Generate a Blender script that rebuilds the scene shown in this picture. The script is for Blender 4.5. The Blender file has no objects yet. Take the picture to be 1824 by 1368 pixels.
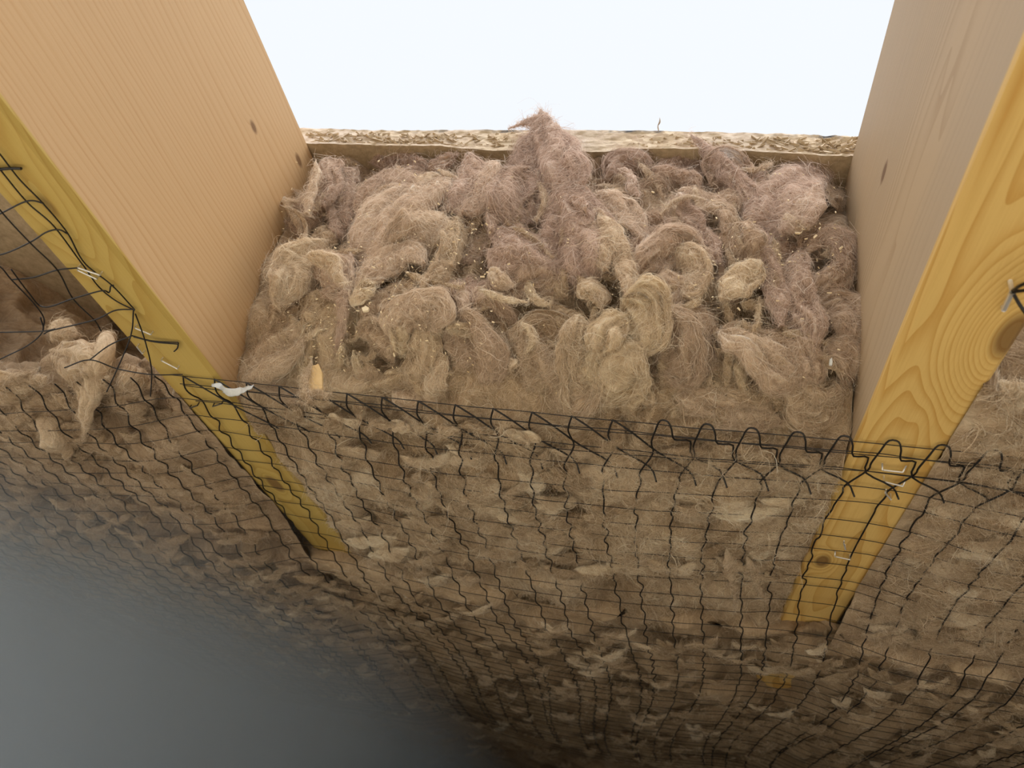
import bpy, bmesh, math, random
import numpy as np
from mathutils import Vector, Matrix
C = bpy.context.scene
COL = C.collection
rng = np.random.default_rng(11)
random.seed(5)

# ------------------------------------------------------------------ camera
F, PX, PY = 1363.15, 912.0, 684.0
RIGHT = np.array((0.96858891, 0.14345187, 0.2031184))
UP = np.array((-0.08676836, -0.57051717, 0.8166893))
FWD = np.array((-0.23303814, 0.80866045, 0.54014952))
cd = bpy.data.cameras.new('camera')
cam = bpy.data.objects.new('camera', cd)
COL.objects.link(cam)
M = Matrix.Identity(4)
for i in range(3):
    M[i][0], M[i][1], M[i][2] = RIGHT[i], UP[i], -FWD[i]
cam.matrix_world = M
cd.sensor_width = 36
cd.lens = 36 * F / 1824
cd.clip_start = 0.01
C.cycles.volume_bounces = 4
cd.dof.use_dof = True
cd.dof.focus_distance = 0.50
cd.dof.aperture_fstop = 14
C.camera = cam

# ------------------------------------------------------------------ sky, sun, exposure
C.view_settings.view_transform = 'Standard'
C.view_settings.look = 'None'
C.view_settings.gamma = 1
C.view_settings.use_curve_mapping = False
C.view_settings.exposure = 0.18
W = bpy.data.worlds.new('overcast_sky')
C.world = W
W.use_nodes = True
bg = W.node_tree.nodes['Background']
bg.inputs['Color'].default_value = (0.868, 0.905, 0.96, 1)
bg.inputs['Strength'].default_value = 0.94
sd = bpy.data.lights.new('hazy_sun', 'SUN')
sd.energy = 3.7
sd.angle = math.radians(70)
sd.color = (1.0, 0.95, 0.88)
sun = bpy.data.objects.new('hazy_sun', sd)
COL.objects.link(sun)
sun.rotation_euler = Vector((-0.10, 0.24, -0.96)).to_track_quat('-Z', 'Y').to_euler()

# ------------------------------------------------------------------ measured layout (metres)
XA, XC = -0.316, 0.089            # inner faces of the two joists
WJ = 0.047                        # joist width
HB, HT = 0.243, 0.453             # underside and top of the joists
YD, YN = 0.364, 0.391             # cut edge of the deck, front edge of the netting


def unp(px, py, z=None, y=None, x=None):
    d = ((px - PX) / F) * RIGHT - ((py - PY) / F) * UP + FWD
    t = z / d[2] if z is not None else (y / d[1] if y is not None else x / d[0])
    return d * t


def net_z(x, y):
    """hanging height of the netting: stapled tight under the joists, bellying between them, lower further in"""
    x, y = np.asarray(x, dtype=float), np.asarray(y, dtype=float)
    m = np.where((x > XA) & (x < XC), np.clip(1 - ((x - (XA + XC) / 2) / .2025) ** 2, 0, 1), 0)
    z = HB - .0025 - .014 * m * np.clip((y - .38) / .10, 0.12, 1) - .018 * np.clip((y - .60) / .12, 0, 1)
    z = z - (.012 * np.clip((x - XC - WJ) / .05, 0, 1) + .014 * np.clip((XA - WJ - x) / .06, 0, 1)) * np.clip((y - .39) / .08, 0, 1)
    return z


# ------------------------------------------------------------------ noise
_perm = rng.permutation(256)
_perm = np.concatenate([_perm, _perm, _perm])
_g = rng.normal(size=(256, 3))
_g /= np.linalg.norm(_g, axis=1)[:, None]


def noise(p):
    p = np.asarray(p, dtype=float)
    i = np.floor(p).astype(int)
    f = p - i
    i = i & 255
    w = f * f * f * (f * (f * 6 - 15) + 10)
    out = np.zeros(p.shape[:-1])
    for a in (0, 1):
        for b in (0, 1):
            for c in (0, 1):
                h = _perm[_perm[_perm[(i[..., 0] + a) & 255] + ((i[..., 1] + b) & 255)] + ((i[..., 2] + c) & 255)]
                g = _g[h & 255]
                dd = g[..., 0] * (f[..., 0] - a) + g[..., 1] * (f[..., 1] - b) + g[..., 2] * (f[..., 2] - c)
                ww = (w[..., 0] if a else 1 - w[..., 0]) * (w[..., 1] if b else 1 - w[..., 1]) * (w[..., 2] if c else 1 - w[..., 2])
                out += dd * ww
    return out * 1.5


def fbm(p, octaves=3):
    s, a, k = 0, 1, 1.0
    for o in range(octaves):
        s = s + a * noise(p * k + 17.3 * o)
        a *= .5
        k *= 2.03
    return s


def ridge(p):
    return 1 - np.abs(noise(p)) * 2


# ------------------------------------------------------------------ object helpers
def finish(o, parent=None, label=None, cat=None, group=None, kind=None):
    COL.objects.link(o)
    if parent is not None:
        o.parent = parent
    for k, v in (('label', label), ('category', cat), ('group', group), ('kind', kind)):
        if v:
            o[k] = v
    return o


def empty(name, loc, label, cat, group=None):
    o = bpy.data.objects.new(name, None)
    o.location = loc
    o.empty_display_size = .02
    return finish(o, None, label, cat, group)


def mesh_obj(name, verts, faces, mat, parent=None, smooth=True, **kw):
    me = bpy.data.meshes.new(name)
    v = np.asarray(verts, dtype=float)
    if parent is not None:
        v = v - np.array(parent.location)
    me.from_pydata(v.tolist(), [], [list(map(int, f)) for f in faces])
    if smooth:
        me.polygons.foreach_set('use_smooth', [True] * len(me.polygons))
    me.materials.append(mat)
    o = bpy.data.objects.new(name, me)
    return finish(o, parent, **kw)


def grid_faces(nu, nv, wrap=False):
    a = np.arange(nu * nv).reshape(nu, nv)
    if wrap:
        a = np.concatenate([a, a[:, :1]], 1)
    return np.stack([a[:-1, :-1], a[1:, :-1], a[1:, 1:], a[:-1, 1:]], -1).reshape(-1, 4)


def grid_obj(name, P, mat, parent, wrap=False, attrs=None, flip=False, **kw):
    nu, nv = P.shape[:2]
    off = np.array(parent.location) if parent is not None else 0
    f = grid_faces(nu, nv, wrap)
    if flip:
        f = f[:, ::-1]
    me = bpy.data.meshes.new(name)
    me.vertices.add(nu * nv)
    me.vertices.foreach_set('co', (P.reshape(-1, 3) - off).astype(np.float32).ravel())
    me.loops.add(len(f) * 4)
    me.loops.foreach_set('vertex_index', f.astype(np.int32).ravel())
    me.polygons.add(len(f))
    me.polygons.foreach_set('loop_start', np.arange(0, len(f) * 4, 4, dtype=np.int32))
    me.polygons.foreach_set('use_smooth', np.ones(len(f), dtype=bool))
    me.update(calc_edges=True)
    me.validate()
    for k, v in (attrs or {}).items():
        at = me.attributes.new(k, 'FLOAT', 'POINT')
        at.data.foreach_set('value', np.asarray(v, dtype=np.float32).ravel())
    me.materials.append(mat)
    return finish(bpy.data.objects.new(name, me), parent, **kw)


def grid_normals(P, wrap=False):
    if wrap:
        du = np.gradient(P, axis=0)
        dv = (np.roll(P, -1, 1) - np.roll(P, 1, 1)) * .5
    else:
        du, dv = np.gradient(P, axis=0), np.gradient(P, axis=1)
    n = np.cross(du, dv)
    n /= np.linalg.norm(n, axis=-1)[..., None] + 1e-12
    return n, du, dv


def tube(path, r, sides=5):
    """verts and faces of a capped round wire along a list of points"""
    p = np.asarray(path, dtype=float)
    t = np.gradient(p, axis=0)
    t /= np.linalg.norm(t, axis=1)[:, None] + 1e-12
    ref = np.array((0.31, 0.17, 0.93))
    a = np.cross(t, ref)
    a /= np.linalg.norm(a, axis=1)[:, None] + 1e-12
    b = np.cross(t, a)
    rr = np.broadcast_to(np.asarray(r, dtype=float), (len(p),))
    an = np.linspace(0, 2 * math.pi, sides, endpoint=False)
    v = p[:, None] + rr[:, None, None] * (a[:, None] * np.cos(an)[None, :, None] + b[:, None] * np.sin(an)[None, :, None])
    f = grid_faces(len(p), sides, True).tolist()
    f.append(list(range(sides))[::-1])
    f.append(list(range((len(p) - 1) * sides, len(p) * sides)))
    return v.reshape(-1, 3), f


def smooth_path(pts, n):
    """Catmull-Rom through pts, n samples"""
    p = np.asarray(pts, dtype=float)
    p = np.concatenate([[2 * p[0] - p[1]], p, [2 * p[-1] - p[-2]]])
    s = np.linspace(0, len(p) - 3 - 1e-6, n)
    i = s.astype(int)
    f = (s - i)[:, None]
    a, b, c, d = p[i], p[i + 1], p[i + 2], p[i + 3]
    return .5 * (2 * b + (c - a) * f + (2 * a - 5 * b + 4 * c - d) * f ** 2 + (3 * b - 3 * c + d - a) * f ** 3)


# ------------------------------------------------------------------ materials
def new_mat(name):
    m = bpy.data.materials.new(name)
    m.use_nodes = True
    nt = m.node_tree
    return m, nt, nt.nodes, nt.links, nt.nodes['Principled BSDF']


def node(N, t, **kw):
    n = N.new(t)
    for k, v in kw.items():
        if k in n.inputs:
            n.inputs[k].default_value = v
        else:
            setattr(n, k, v)
    return n


def math_node(N, L, op, a, b=None, c=None, clamp=False):
    n = N.new('ShaderNodeMath')
    n.operation = op
    n.use_clamp = clamp
    for i, x in enumerate((a, b, c)):
        if x is None:
            continue
        if isinstance(x, (int, float)):
            n.inputs[i].default_value = x
        else:
            L.new(x, n.inputs[i])
    return n.outputs[0]


def mix_col(N, L, fac, a, b, mode='MIX'):
    n = N.new('ShaderNodeMix')
    n.data_type = 'RGBA'
    n.blend_type = mode
    for s, x in ((n.inputs[0], fac), (n.inputs[6], a), (n.inputs[7], b)):
        if isinstance(x, (int, float)):
            s.default_value = x
        elif isinstance(x, tuple):
            s.default_value = x if len(x) == 4 else x + (1,)
        else:
            L.new(x, s)
    return n.outputs[2]


def ramp(N, L, x, stops):
    n = N.new('ShaderNodeValToRGB')
    e = n.color_ramp.elements
    while len(e) < len(stops):
        e.new(.5)
    for el, (p, c) in zip(e, stops):
        el.position = p
        el.color = c if len(c) == 4 else tuple(c) + (1,)
    L.new(x, n.inputs[0])
    return n.outputs[0]


def bump(N, L, h, strength, dist, bs):
    b = N.new('ShaderNodeBump')
    b.inputs['Strength'].default_value = strength
    b.inputs['Distance'].default_value = dist
    L.new(h, b.inputs['Height'])
    L.new(b.outputs[0], bs.inputs['Normal'])


def wood_mat(name, side_a, side_b, under_a, under_b, knots, arris, pith, ring, mottle=None):
    """planed spruce: growth rings round a pith line along y, knots bend the rings; the face towards the
    ground takes a yellower colour pair with an uneven limit just above the arris"""
    m, nt, N, L, bs = new_mat(name)
    g = N.new('ShaderNodeNewGeometry')
    pos = g.outputs['Position']
    sep = N.new('ShaderNodeSeparateXYZ')
    L.new(pos, sep.inputs[0])
    X, Y, Z = sep.outputs
    st = node(N, 'ShaderNodeVectorMath', operation='MULTIPLY')
    st.inputs[1].default_value = (1, .13, 1)
    L.new(pos, st.inputs[0])
    n1 = node(N, 'ShaderNodeTexNoise', Scale=9.0, Detail=2.0, Roughness=.5)
    L.new(st.outputs[0], n1.inputs['Vector'])
    n0 = node(N, 'ShaderNodeTexNoise', Scale=28.0, Detail=2.0, Roughness=.5)
    L.new(st.outputs[0], n0.inputs['Vector'])
    dx = math_node(N, L, 'SUBTRACT', X, pith[0])
    dz = math_node(N, L, 'SUBTRACT', Z, pith[1])
    r = math_node(N, L, 'SQRT', math_node(N, L, 'ADD', math_node(N, L, 'MULTIPLY', dx, dx), math_node(N, L, 'MULTIPLY', dz, dz)))
    r = math_node(N, L, 'ADD', r, math_node(N, L, 'MULTIPLY', n1.outputs[0], .05))
    r = math_node(N, L, 'ADD', r, math_node(N, L, 'MULTIPLY', n0.outputs[0], .016))
    knot_mask = None
    for (kx, ky, kz, s, amp, core) in knots:
        v = node(N, 'ShaderNodeVectorMath', operation='SUBTRACT')
        L.new(pos, v.inputs[0])
        v.inputs[1].default_value = (kx, ky, kz)
        v2 = node(N, 'ShaderNodeVectorMath', operation='MULTIPLY')
        L.new(v.outputs[0], v2.inputs[0])
        v2.inputs[1].default_value = (1 / s, .45 / s, 1 / s)
        ln = node(N, 'ShaderNodeVectorMath', operation='LENGTH')
        L.new(v2.outputs[0], ln.inputs[0])
        d = ln.outputs['Value']
        e = math_node(N, L, 'EXPONENT', math_node(N, L, 'MULTIPLY', math_node(N, L, 'MULTIPLY', d, d), -1.0))
        r = math_node(N, L, 'ADD', r, math_node(N, L, 'MULTIPLY', e, amp))
        k = math_node(N, L, 'SUBTRACT', 1.0, math_node(N, L, 'DIVIDE', d, core), clamp=True)
        k = math_node(N, L, 'MULTIPLY', k, 2.2, clamp=True)
        knot_mask = k if knot_mask is None else math_node(N, L, 'MAXIMUM', knot_mask, k)
    ph = math_node(N, L, 'MULTIPLY', r, ring)
    fr = math_node(N, L, 'FRACT', ph)
    late = math_node(N, L, 'POWER', fr, 3.0)
    # ring to ring differences
    nf = node(N, 'ShaderNodeTexNoise', noise_dimensions='1D', Scale=1.0, Detail=1.0)
    L.new(ph, nf.inputs['W'])
    late = math_node(N, L, 'MULTIPLY', late, math_node(N, L, 'MULTIPLY_ADD', nf.outputs[0], 1.6, -.1, clamp=True))
    n2 = node(N, 'ShaderNodeTexNoise', Scale=5.0, Detail=4.0, Roughness=.6)
    L.new(st.outputs[0], n2.inputs['Vector'])
    sf = node(N, 'ShaderNodeVectorMath', operation='MULTIPLY')
    sf.inputs[1].default_value = (1, .02, 1)
    L.new(pos, sf.inputs[0])
    n3 = node(N, 'ShaderNodeTexNoise', Scale=900.0, Detail=2.0, Roughness=.7)
    L.new(sf.outputs[0], n3.inputs['Vector'])
    late2 = math_node(N, L, 'ADD', late, math_node(N, L, 'MULTIPLY_ADD', n3.outputs[0], .5, -.25), clamp=True)
    cs = mix_col(N, L, late2, side_a, side_b)
    cu = mix_col(N, L, math_node(N, L, 'POWER', late2, .8), under_a, under_b)  # yellower pair, used below the limit near the arris
    if mottle:
        w = math_node(N, L, 'MULTIPLY_ADD', n2.outputs[0], 2.6, -.85, clamp=True)
        cs = mix_col(N, L, w, cs, mottle)  # second side tone mixed in by noise
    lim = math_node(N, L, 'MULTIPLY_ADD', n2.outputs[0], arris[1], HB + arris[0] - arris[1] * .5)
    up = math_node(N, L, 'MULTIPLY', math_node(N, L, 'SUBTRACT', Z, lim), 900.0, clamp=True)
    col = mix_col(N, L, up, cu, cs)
    col = mix_col(N, L, math_node(N, L, 'MULTIPLY', n2.outputs[0], .35), col, mix_col(N, L, 1.0, col, (.72, .62, .5), 'MULTIPLY'))
    if knot_mask is not None:
        col = mix_col(N, L, math_node(N, L, 'MULTIPLY', knot_mask, .75), col, (.13, .055, .02))
    L.new(col, bs.inputs['Base Color'])
    bs.inputs['Roughness'].default_value = .62
    bs.inputs['Specular IOR Level'].default_value = .3
    bump(N, L, late2, .25, .0004, bs)
    return m


BROWN = [(0, (.24, .170, .105)), (.35, (.50, .385, .255)), (.65, (.73, .61, .445)), (1, (.92, .86, .72))]
MAUVE = [(0, (.25, .185, .145)), (.35, (.53, .40, .32)), (.65, (.76, .625, .545)), (1, (.93, .86, .80))]  # ramp for the sky bounce painted on the upper wool


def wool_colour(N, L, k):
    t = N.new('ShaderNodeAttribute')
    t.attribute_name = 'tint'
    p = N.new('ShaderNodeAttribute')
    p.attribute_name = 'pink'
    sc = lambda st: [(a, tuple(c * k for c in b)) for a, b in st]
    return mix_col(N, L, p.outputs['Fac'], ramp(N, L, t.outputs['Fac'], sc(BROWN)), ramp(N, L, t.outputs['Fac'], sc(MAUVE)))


def wool_mat(name):
    """felted mineral wool: fine streaks follow the lie of the fibres (attribute lie), light bleeds through thin flaps"""
    m, nt, N, L, bs = new_mat(name)
    col = wool_colour(N, L, 1.0)
    g = N.new('ShaderNodeNewGeometry')
    li = N.new('ShaderNodeAttribute')
    li.attribute_name = 'lie'
    sep = N.new('ShaderNodeSeparateXYZ')
    L.new(g.outputs['Position'], sep.inputs[0])
    cx = N.new('ShaderNodeCombineXYZ')
    L.new(math_node(N, L, 'MULTIPLY', li.outputs['Fac'], 1500.0), cx.inputs[0])
    L.new(math_node(N, L, 'MULTIPLY', math_node(N, L, 'ADD', sep.outputs[0], sep.outputs[1]), 60.0), cx.inputs[1])
    L.new(math_node(N, L, 'MULTIPLY', math_node(N, L, 'SUBTRACT', sep.outputs[2], sep.outputs[0]), 60.0), cx.inputs[2])
    n = node(N, 'ShaderNodeTexNoise', Scale=1.0, Detail=4.0, Roughness=.65)
    L.new(cx.outputs[0], n.inputs['Vector'])
    n2 = node(N, 'ShaderNodeTexNoise', Scale=500.0, Detail=3.0, Roughness=.7)
    L.new(g.outputs['Position'], n2.inputs['Vector'])
    h = math_node(N, L, 'ADD', n.outputs[0], math_node(N, L, 'MULTIPLY', n2.outputs[0], .5))
    f = math_node(N, L, 'MULTIPLY_ADD', h, 1.9, -.95, clamp=True)
    col = mix_col(N, L, f, mix_col(N, L, 1.0, col, (.66, .62, .58), 'MULTIPLY'), mix_col(N, L, 1.0, col, (1.16, 1.15, 1.12), 'MULTIPLY'))
    L.new(col, bs.inputs['Base Color'])
    bs.inputs['Roughness'].default_value = .95
    bs.inputs['Specular IOR Level'].default_value = .1
    bs.inputs['Subsurface Weight'].default_value = .45
    bs.inputs['Subsurface Scale'].default_value = .005
    bs.inputs['Subsurface Radius'].default_value = (1.0, .95, .9)
    bump(N, L, h, .55, .0016, bs)
    return m


def fibre_mat(name):
    m, nt, N, L, bs = new_mat(name)
    col = wool_colour(N, L, 1.08)
    d = N.new('ShaderNodeBsdfDiffuse')
    tr = N.new('ShaderNodeBsdfTranslucent')
    mx = N.new('ShaderNodeMixShader')
    mx.inputs[0].default_value = .35
    L.new(col, d.inputs['Color'])
    L.new(col, tr.inputs['Color'])
    L.new(d.outputs[0], mx.inputs[1])
    L.new(tr.outputs[0], mx.inputs[2])
    L.new(mx.outputs[0], N['Material Output'].inputs['Surface'])
    return m


def plain_mat(name, col, rough=.6, metal=0.0, spec=.4, nscale=None, col2=None):
    m, nt, N, L, bs = new_mat(name)
    bs.inputs['Base Color'].default_value = col + (1,)
    bs.inputs['Roughness'].default_value = rough
    bs.inputs['Metallic'].default_value = metal
    bs.inputs['Specular IOR Level'].default_value = spec
    if nscale:
        n = node(N, 'ShaderNodeTexNoise', Scale=nscale, Detail=5.0, Roughness=.65)
        g = N.new('ShaderNodeNewGeometry')
        L.new(g.outputs['Position'], n.inputs['Vector'])
        c = mix_col(N, L, math_node(N, L, 'MULTIPLY_ADD', n.outputs[0], 2.4, -.7, clamp=True), col, col2)
        L.new(c, bs.inputs['Base Color'])
        bump(N, L, n.outputs[0], .4, .002, bs)
    return m


def board_mat():
    m, nt, N, L, bs = new_mat('chipboard')
    g = N.new('ShaderNodeNewGeometry')
    pos = g.outputs['Position']
    sep = N.new('ShaderNodeSeparateXYZ')
    L.new(pos, sep.inputs[0])
    Z = sep.outputs[2]
    st = node(N, 'ShaderNodeVectorMath', operation='MULTIPLY')
    st.inputs[1].default_value = (1, 1, 1.7)
    L.new(pos, st.inputs[0])
    vo = node(N, 'ShaderNodeTexVoronoi', Scale=210.0, Randomness=1.0)
    L.new(st.outputs[0], vo.inputs['Vector'])
    n = node(N, 'ShaderNodeTexNoise', Scale=120.0, Detail=6.0, Roughness=.7)
    L.new(st.outputs[0], n.inputs['Vector'])
    nb = node(N, 'ShaderNodeTexNoise', Scale=11.0, Detail=2.0)
    L.new(pos, nb.inputs['Vector'])
    sp = N.new('ShaderNodeSeparateColor')
    L.new(vo.outputs['Color'], sp.inputs[0])
    chips = ramp(N, L, sp.outputs[0], [(0, (.38, .26, .15)), (.4, (.56, .42, .26)), (.75, (.68, .55, .37)), (1, (.78, .66, .49))])
    plain = ramp(N, L, n.outputs[0], [(.3, (.46, .36, .27)), (.5, (.66, .55, .44)), (.7, (.76, .67, .57))])
    col = mix_col(N, L, math_node(N, L, 'MULTIPLY_ADD', nb.outputs[0], 3.0, -1.1, clamp=True), plain, chips)
    dk = math_node(N, L, 'MULTIPLY_ADD', n.outputs[0], 6.0, -3.75, clamp=True)
    col = mix_col(N, L, math_node(N, L, 'MULTIPLY', dk, .7), col, (.14, .09, .06))
    # remains of black membrane glue along the top edge
    top = math_node(N, L, 'MULTIPLY', math_node(N, L, 'SUBTRACT', Z, HT + .0205), 600.0, clamp=True)
    ns = node(N, 'ShaderNodeTexNoise', Scale=22.0, Detail=4.0, Roughness=.7)
    L.new(pos, ns.inputs['Vector'])
    tar = math_node(N, L, 'MULTIPLY', top, math_node(N, L, 'MULTIPLY_ADD', ns.outputs[0], 9.0, -4.8, clamp=True))
    col = mix_col(N, L, tar, col, (.05, .05, .055))
    # browner tone on the downward faces
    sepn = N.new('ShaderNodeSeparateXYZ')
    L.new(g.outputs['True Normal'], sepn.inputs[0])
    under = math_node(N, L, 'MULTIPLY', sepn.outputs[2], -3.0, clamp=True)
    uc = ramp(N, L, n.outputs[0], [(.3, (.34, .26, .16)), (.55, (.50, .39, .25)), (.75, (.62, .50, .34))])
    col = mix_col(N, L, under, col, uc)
    L.new(col, bs.inputs['Base Color'])
    bs.inputs['Roughness'].default_value = .85
    bump(N, L, n.outputs[0], .5, .0015, bs)
    return m


KN = unp(1806, 598, z=HB)
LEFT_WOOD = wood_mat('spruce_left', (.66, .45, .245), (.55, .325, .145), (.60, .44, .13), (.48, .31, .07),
                     [(XA - .02, .235, HB - .004, .02, .012, .3), (XA - .01, .16, HB - .002, .018, .012, .3),
                      (XA + .001, .36, .432, .005, .004, .75), (XA + .001, .305, .40, .004, .004, .8), (XA + .001, .21, .43, .004, .004, .8),
                      (XA - .026, .55, HB, .010, .012, .8)],
                     (.0035, .011), (XA - .05, HB + .30), 260.0)
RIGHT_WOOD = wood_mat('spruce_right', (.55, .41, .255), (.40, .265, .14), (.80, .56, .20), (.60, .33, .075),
                      [(float(KN[0]), float(KN[1]), HB, .022, .040, .42), (XC + .012, .56, HB, .008, .012, .8), (XC, .30, .36, .006, .006, .7)],
                      (.0045, .016), (XC + .025, HB + .055), 340.0, mottle=(.48, .385, .275))
FAR_WOOD = LEFT_WOOD
CHIP = board_mat()
WOOL = wool_mat('mineral_wool')
FIBRE = fibre_mat('mineral_wool_fibre')
NET = plain_mat('black_netting', (.012, .010, .009), .45, spec=.5)
STEEL = plain_mat('galvanised_steel', (.86, .86, .85), .3, .55)
DARKSTEEL = plain_mat('dull_steel', (.10, .09, .08), .5, .6)
PAPER = plain_mat('torn_white_film', (.80, .82, .82), .45, nscale=300.0, col2=(.62, .66, .68))
DUST = plain_mat('sawdust', (.80, .62, .36), .8, nscale=60.0, col2=(.85, .75, .55))
PALEWOOD = plain_mat('pale_softwood', (.72, .52, .26), .7, nscale=90.0, col2=(.62, .42, .18))
BOUNCE_GROUND = plain_mat('bounce_ground', (.84, .77, .64), .95, nscale=14.0, col2=(.74, .67, .55))  # unseen pit ground, pale so it bounces light under the wool
BLOCK = plain_mat('grey_blockwork', (.42, .43, .43), .9, nscale=30.0, col2=(.33, .34, .34))

# ------------------------------------------------------------------ setting: ground and added closing walls
def slab(name, x0, x1, y0, y1, z0, z1, mat, **kw):
    v = [(x, y, z) for x in (x0, x1) for y in (y0, y1) for z in (z0, z1)]
    f = [(0, 1, 3, 2), (4, 6, 7, 5), (0, 4, 5, 1), (2, 3, 7, 6), (0, 2, 6, 4), (1, 5, 7, 3)]
    return mesh_obj(name, v, f, mat, smooth=False, **kw)


GZ = -0.30
gx, gy = np.meshgrid(np.linspace(-6, 6, 90), np.linspace(-5, 8, 100), indexing='ij')
gp = np.stack([gx, gy, GZ + 0 * gx], -1)
gp[..., 2] += .02 * fbm(gp * 2.0, 3)
ABSORBER_GROUND = plain_mat('absorber_ground', (.15, .13, .11), .95, nscale=14.0, col2=(.10, .09, .075))  # unseen ground made dark so light falls off further in
grid_obj('ground', gp[:, :43], BOUNCE_GROUND, None, kind='structure', label='unseen pit ground made pale to bounce light upwards')
grid_obj('ground_under_floor', gp[:, 42:], ABSORBER_GROUND, None, kind='structure', label='unseen ground under the raised floor, made dark to deepen the light falloff')

slab('wall_far', -1.95, 3.2, 4.0, 4.2, GZ - .1, HT, BLOCK, kind='structure', label='grey blockwork wall added at the far end under the floor to keep sky light out')  # both walls added to stop sky light leaking in
slab('wall_right', 3.0, 3.2, .36, 4.0, GZ - .1, HT, BLOCK, kind='structure', label='unseen grey blockwork wall added along the right side to keep sky light out')

# bluish haze volume added for veiling glare at lower left, thickest away from the joists
def haze():
    m, nt, N, L, bs = new_mat('glare_haze')
    N.remove(bs)
    g = N.new('ShaderNodeNewGeometry')
    sep = N.new('ShaderNodeSeparateXYZ')
    L.new(g.outputs['Position'], sep.inputs[0])
    X, Y, Z = sep.outputs
    d = math_node(N, L, 'MAXIMUM', math_node(N, L, 'SUBTRACT', -.21, X), 0.0)
    yr = math_node(N, L, 'MULTIPLY_ADD', Y, 2.0, -.72, clamp=True)
    d = math_node(N, L, 'MULTIPLY', math_node(N, L, 'MULTIPLY', math_node(N, L, 'MINIMUM', d, 1.3), HAZE), yr)
    v = N.new('ShaderNodeVolumeScatter')
    v.inputs['Color'].default_value = (.78, .88, .97, 1)
    v.inputs['Anisotropy'].default_value = -.1
    L.new(d, v.inputs['Density'])
    ab = N.new('ShaderNodeVolumeAbsorption')
    ab.inputs['Color'].default_value = v.inputs['Color'].default_value
    L.new(d, ab.inputs['Density'])
    ad = N.new('ShaderNodeAddShader')
    L.new(v.outputs[0], ad.inputs[0])
    L.new(ab.outputs[0], ad.inputs[1])
    L.new(ad.outputs[0], N['Material Output'].inputs['Volume'])
    foot = [(-.30, 3.95), (-.30, .80), (-.42, .54), (-.62, .45), (-1.0, .41), (-1.95, .40), (-1.95, 3.95)]
    n = len(foot)
    v = [(x, y, GZ + .06) for x, y in foot] + [(x, y, HB - .001) for x, y in foot]
    f = [list(range(n))[::-1], list(range(n, 2 * n))] + [[k, (k + 1) % n, n + (k + 1) % n, n + k] for k in range(n)]
    o = mesh_obj('haze', v, f, m, smooth=False, kind='stuff', label='thin bluish haze volume at the left, added in place of veiling glare')
    bm = bmesh.new()
    bm.from_mesh(o.data)
    bmesh.ops.recalc_face_normals(bm, faces=bm.faces)
    bm.to_mesh(o.data)
    bm.free()
    return o


HAZE = 7.6
haze()

# unseen slabs added to narrow the opening, so less daylight reaches far in
slab('blocker_behind', -1.95, 3.2, -3.0, -.90, HT, HT + .022, CHIP, kind='structure', label='unseen chipboard slab added behind the opening to cut daylight')
slab('blocker_side', -1.95, -.95, -.90, YD, HT, HT + .022, CHIP, kind='structure', label='unseen chipboard slab added left of the opening to cut daylight')
slab('blocker_side', .80, 3.2, -.90, YD, HT, HT + .022, CHIP, kind='structure', label='unseen chipboard slab added right of the opening to cut daylight')

# ------------------------------------------------------------------ joists
def joist(name, x0, x1, y0, y1, mat, label, seed):
    """planed timber with slightly eased and waney lower arrises"""
    root = empty(name, ((x0 + x1) / 2, y0, HB), label, 'joist')
    ny = 160
    ys = np.linspace(y0, y1, ny)
    e = .0025
    prof = [(x0 + e, HB), (x1 - e, HB), (x1, HB + e), (x1, HB + .07), (x1, HB + .14), (x1, HT - e), (x1 - e, HT), (x0 + e, HT), (x0, HT - e), (x0, HB + .14), (x0, HB + .07), (x0, HB + e)]
    P = np.zeros((ny, len(prof), 3))
    for j, (px, pz) in enumerate(prof):
        P[:, j, 0] = px
        P[:, j, 1] = ys
        P[:, j, 2] = pz
    w = noise(np.stack([ys * 7, ys * 0 + seed, ys * 0], -1)) * .0012
    for j in (1, 2, 11, 0):
        P[:, j, 0] += w * (1 if j in (1, 2) else -1)
    f = [list(q)[::-1] for q in grid_faces(ny, len(prof), True).tolist()]
    n = len(prof)
    f.append(list(range(n)))
    f.append(list(range((ny - 1) * n, ny * n))[::-1])
    o = mesh_obj('timber', P.reshape(-1, 3), f, mat, root, smooth=False)
    return root


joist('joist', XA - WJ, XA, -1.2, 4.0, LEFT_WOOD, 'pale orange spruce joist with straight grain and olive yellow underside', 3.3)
joist('joist', XC, XC + WJ, -1.2, 4.0, RIGHT_WOOD, 'grey-beige spruce floor joist with a big swirling knot on its bright yellow underside', 9.1)

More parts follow.
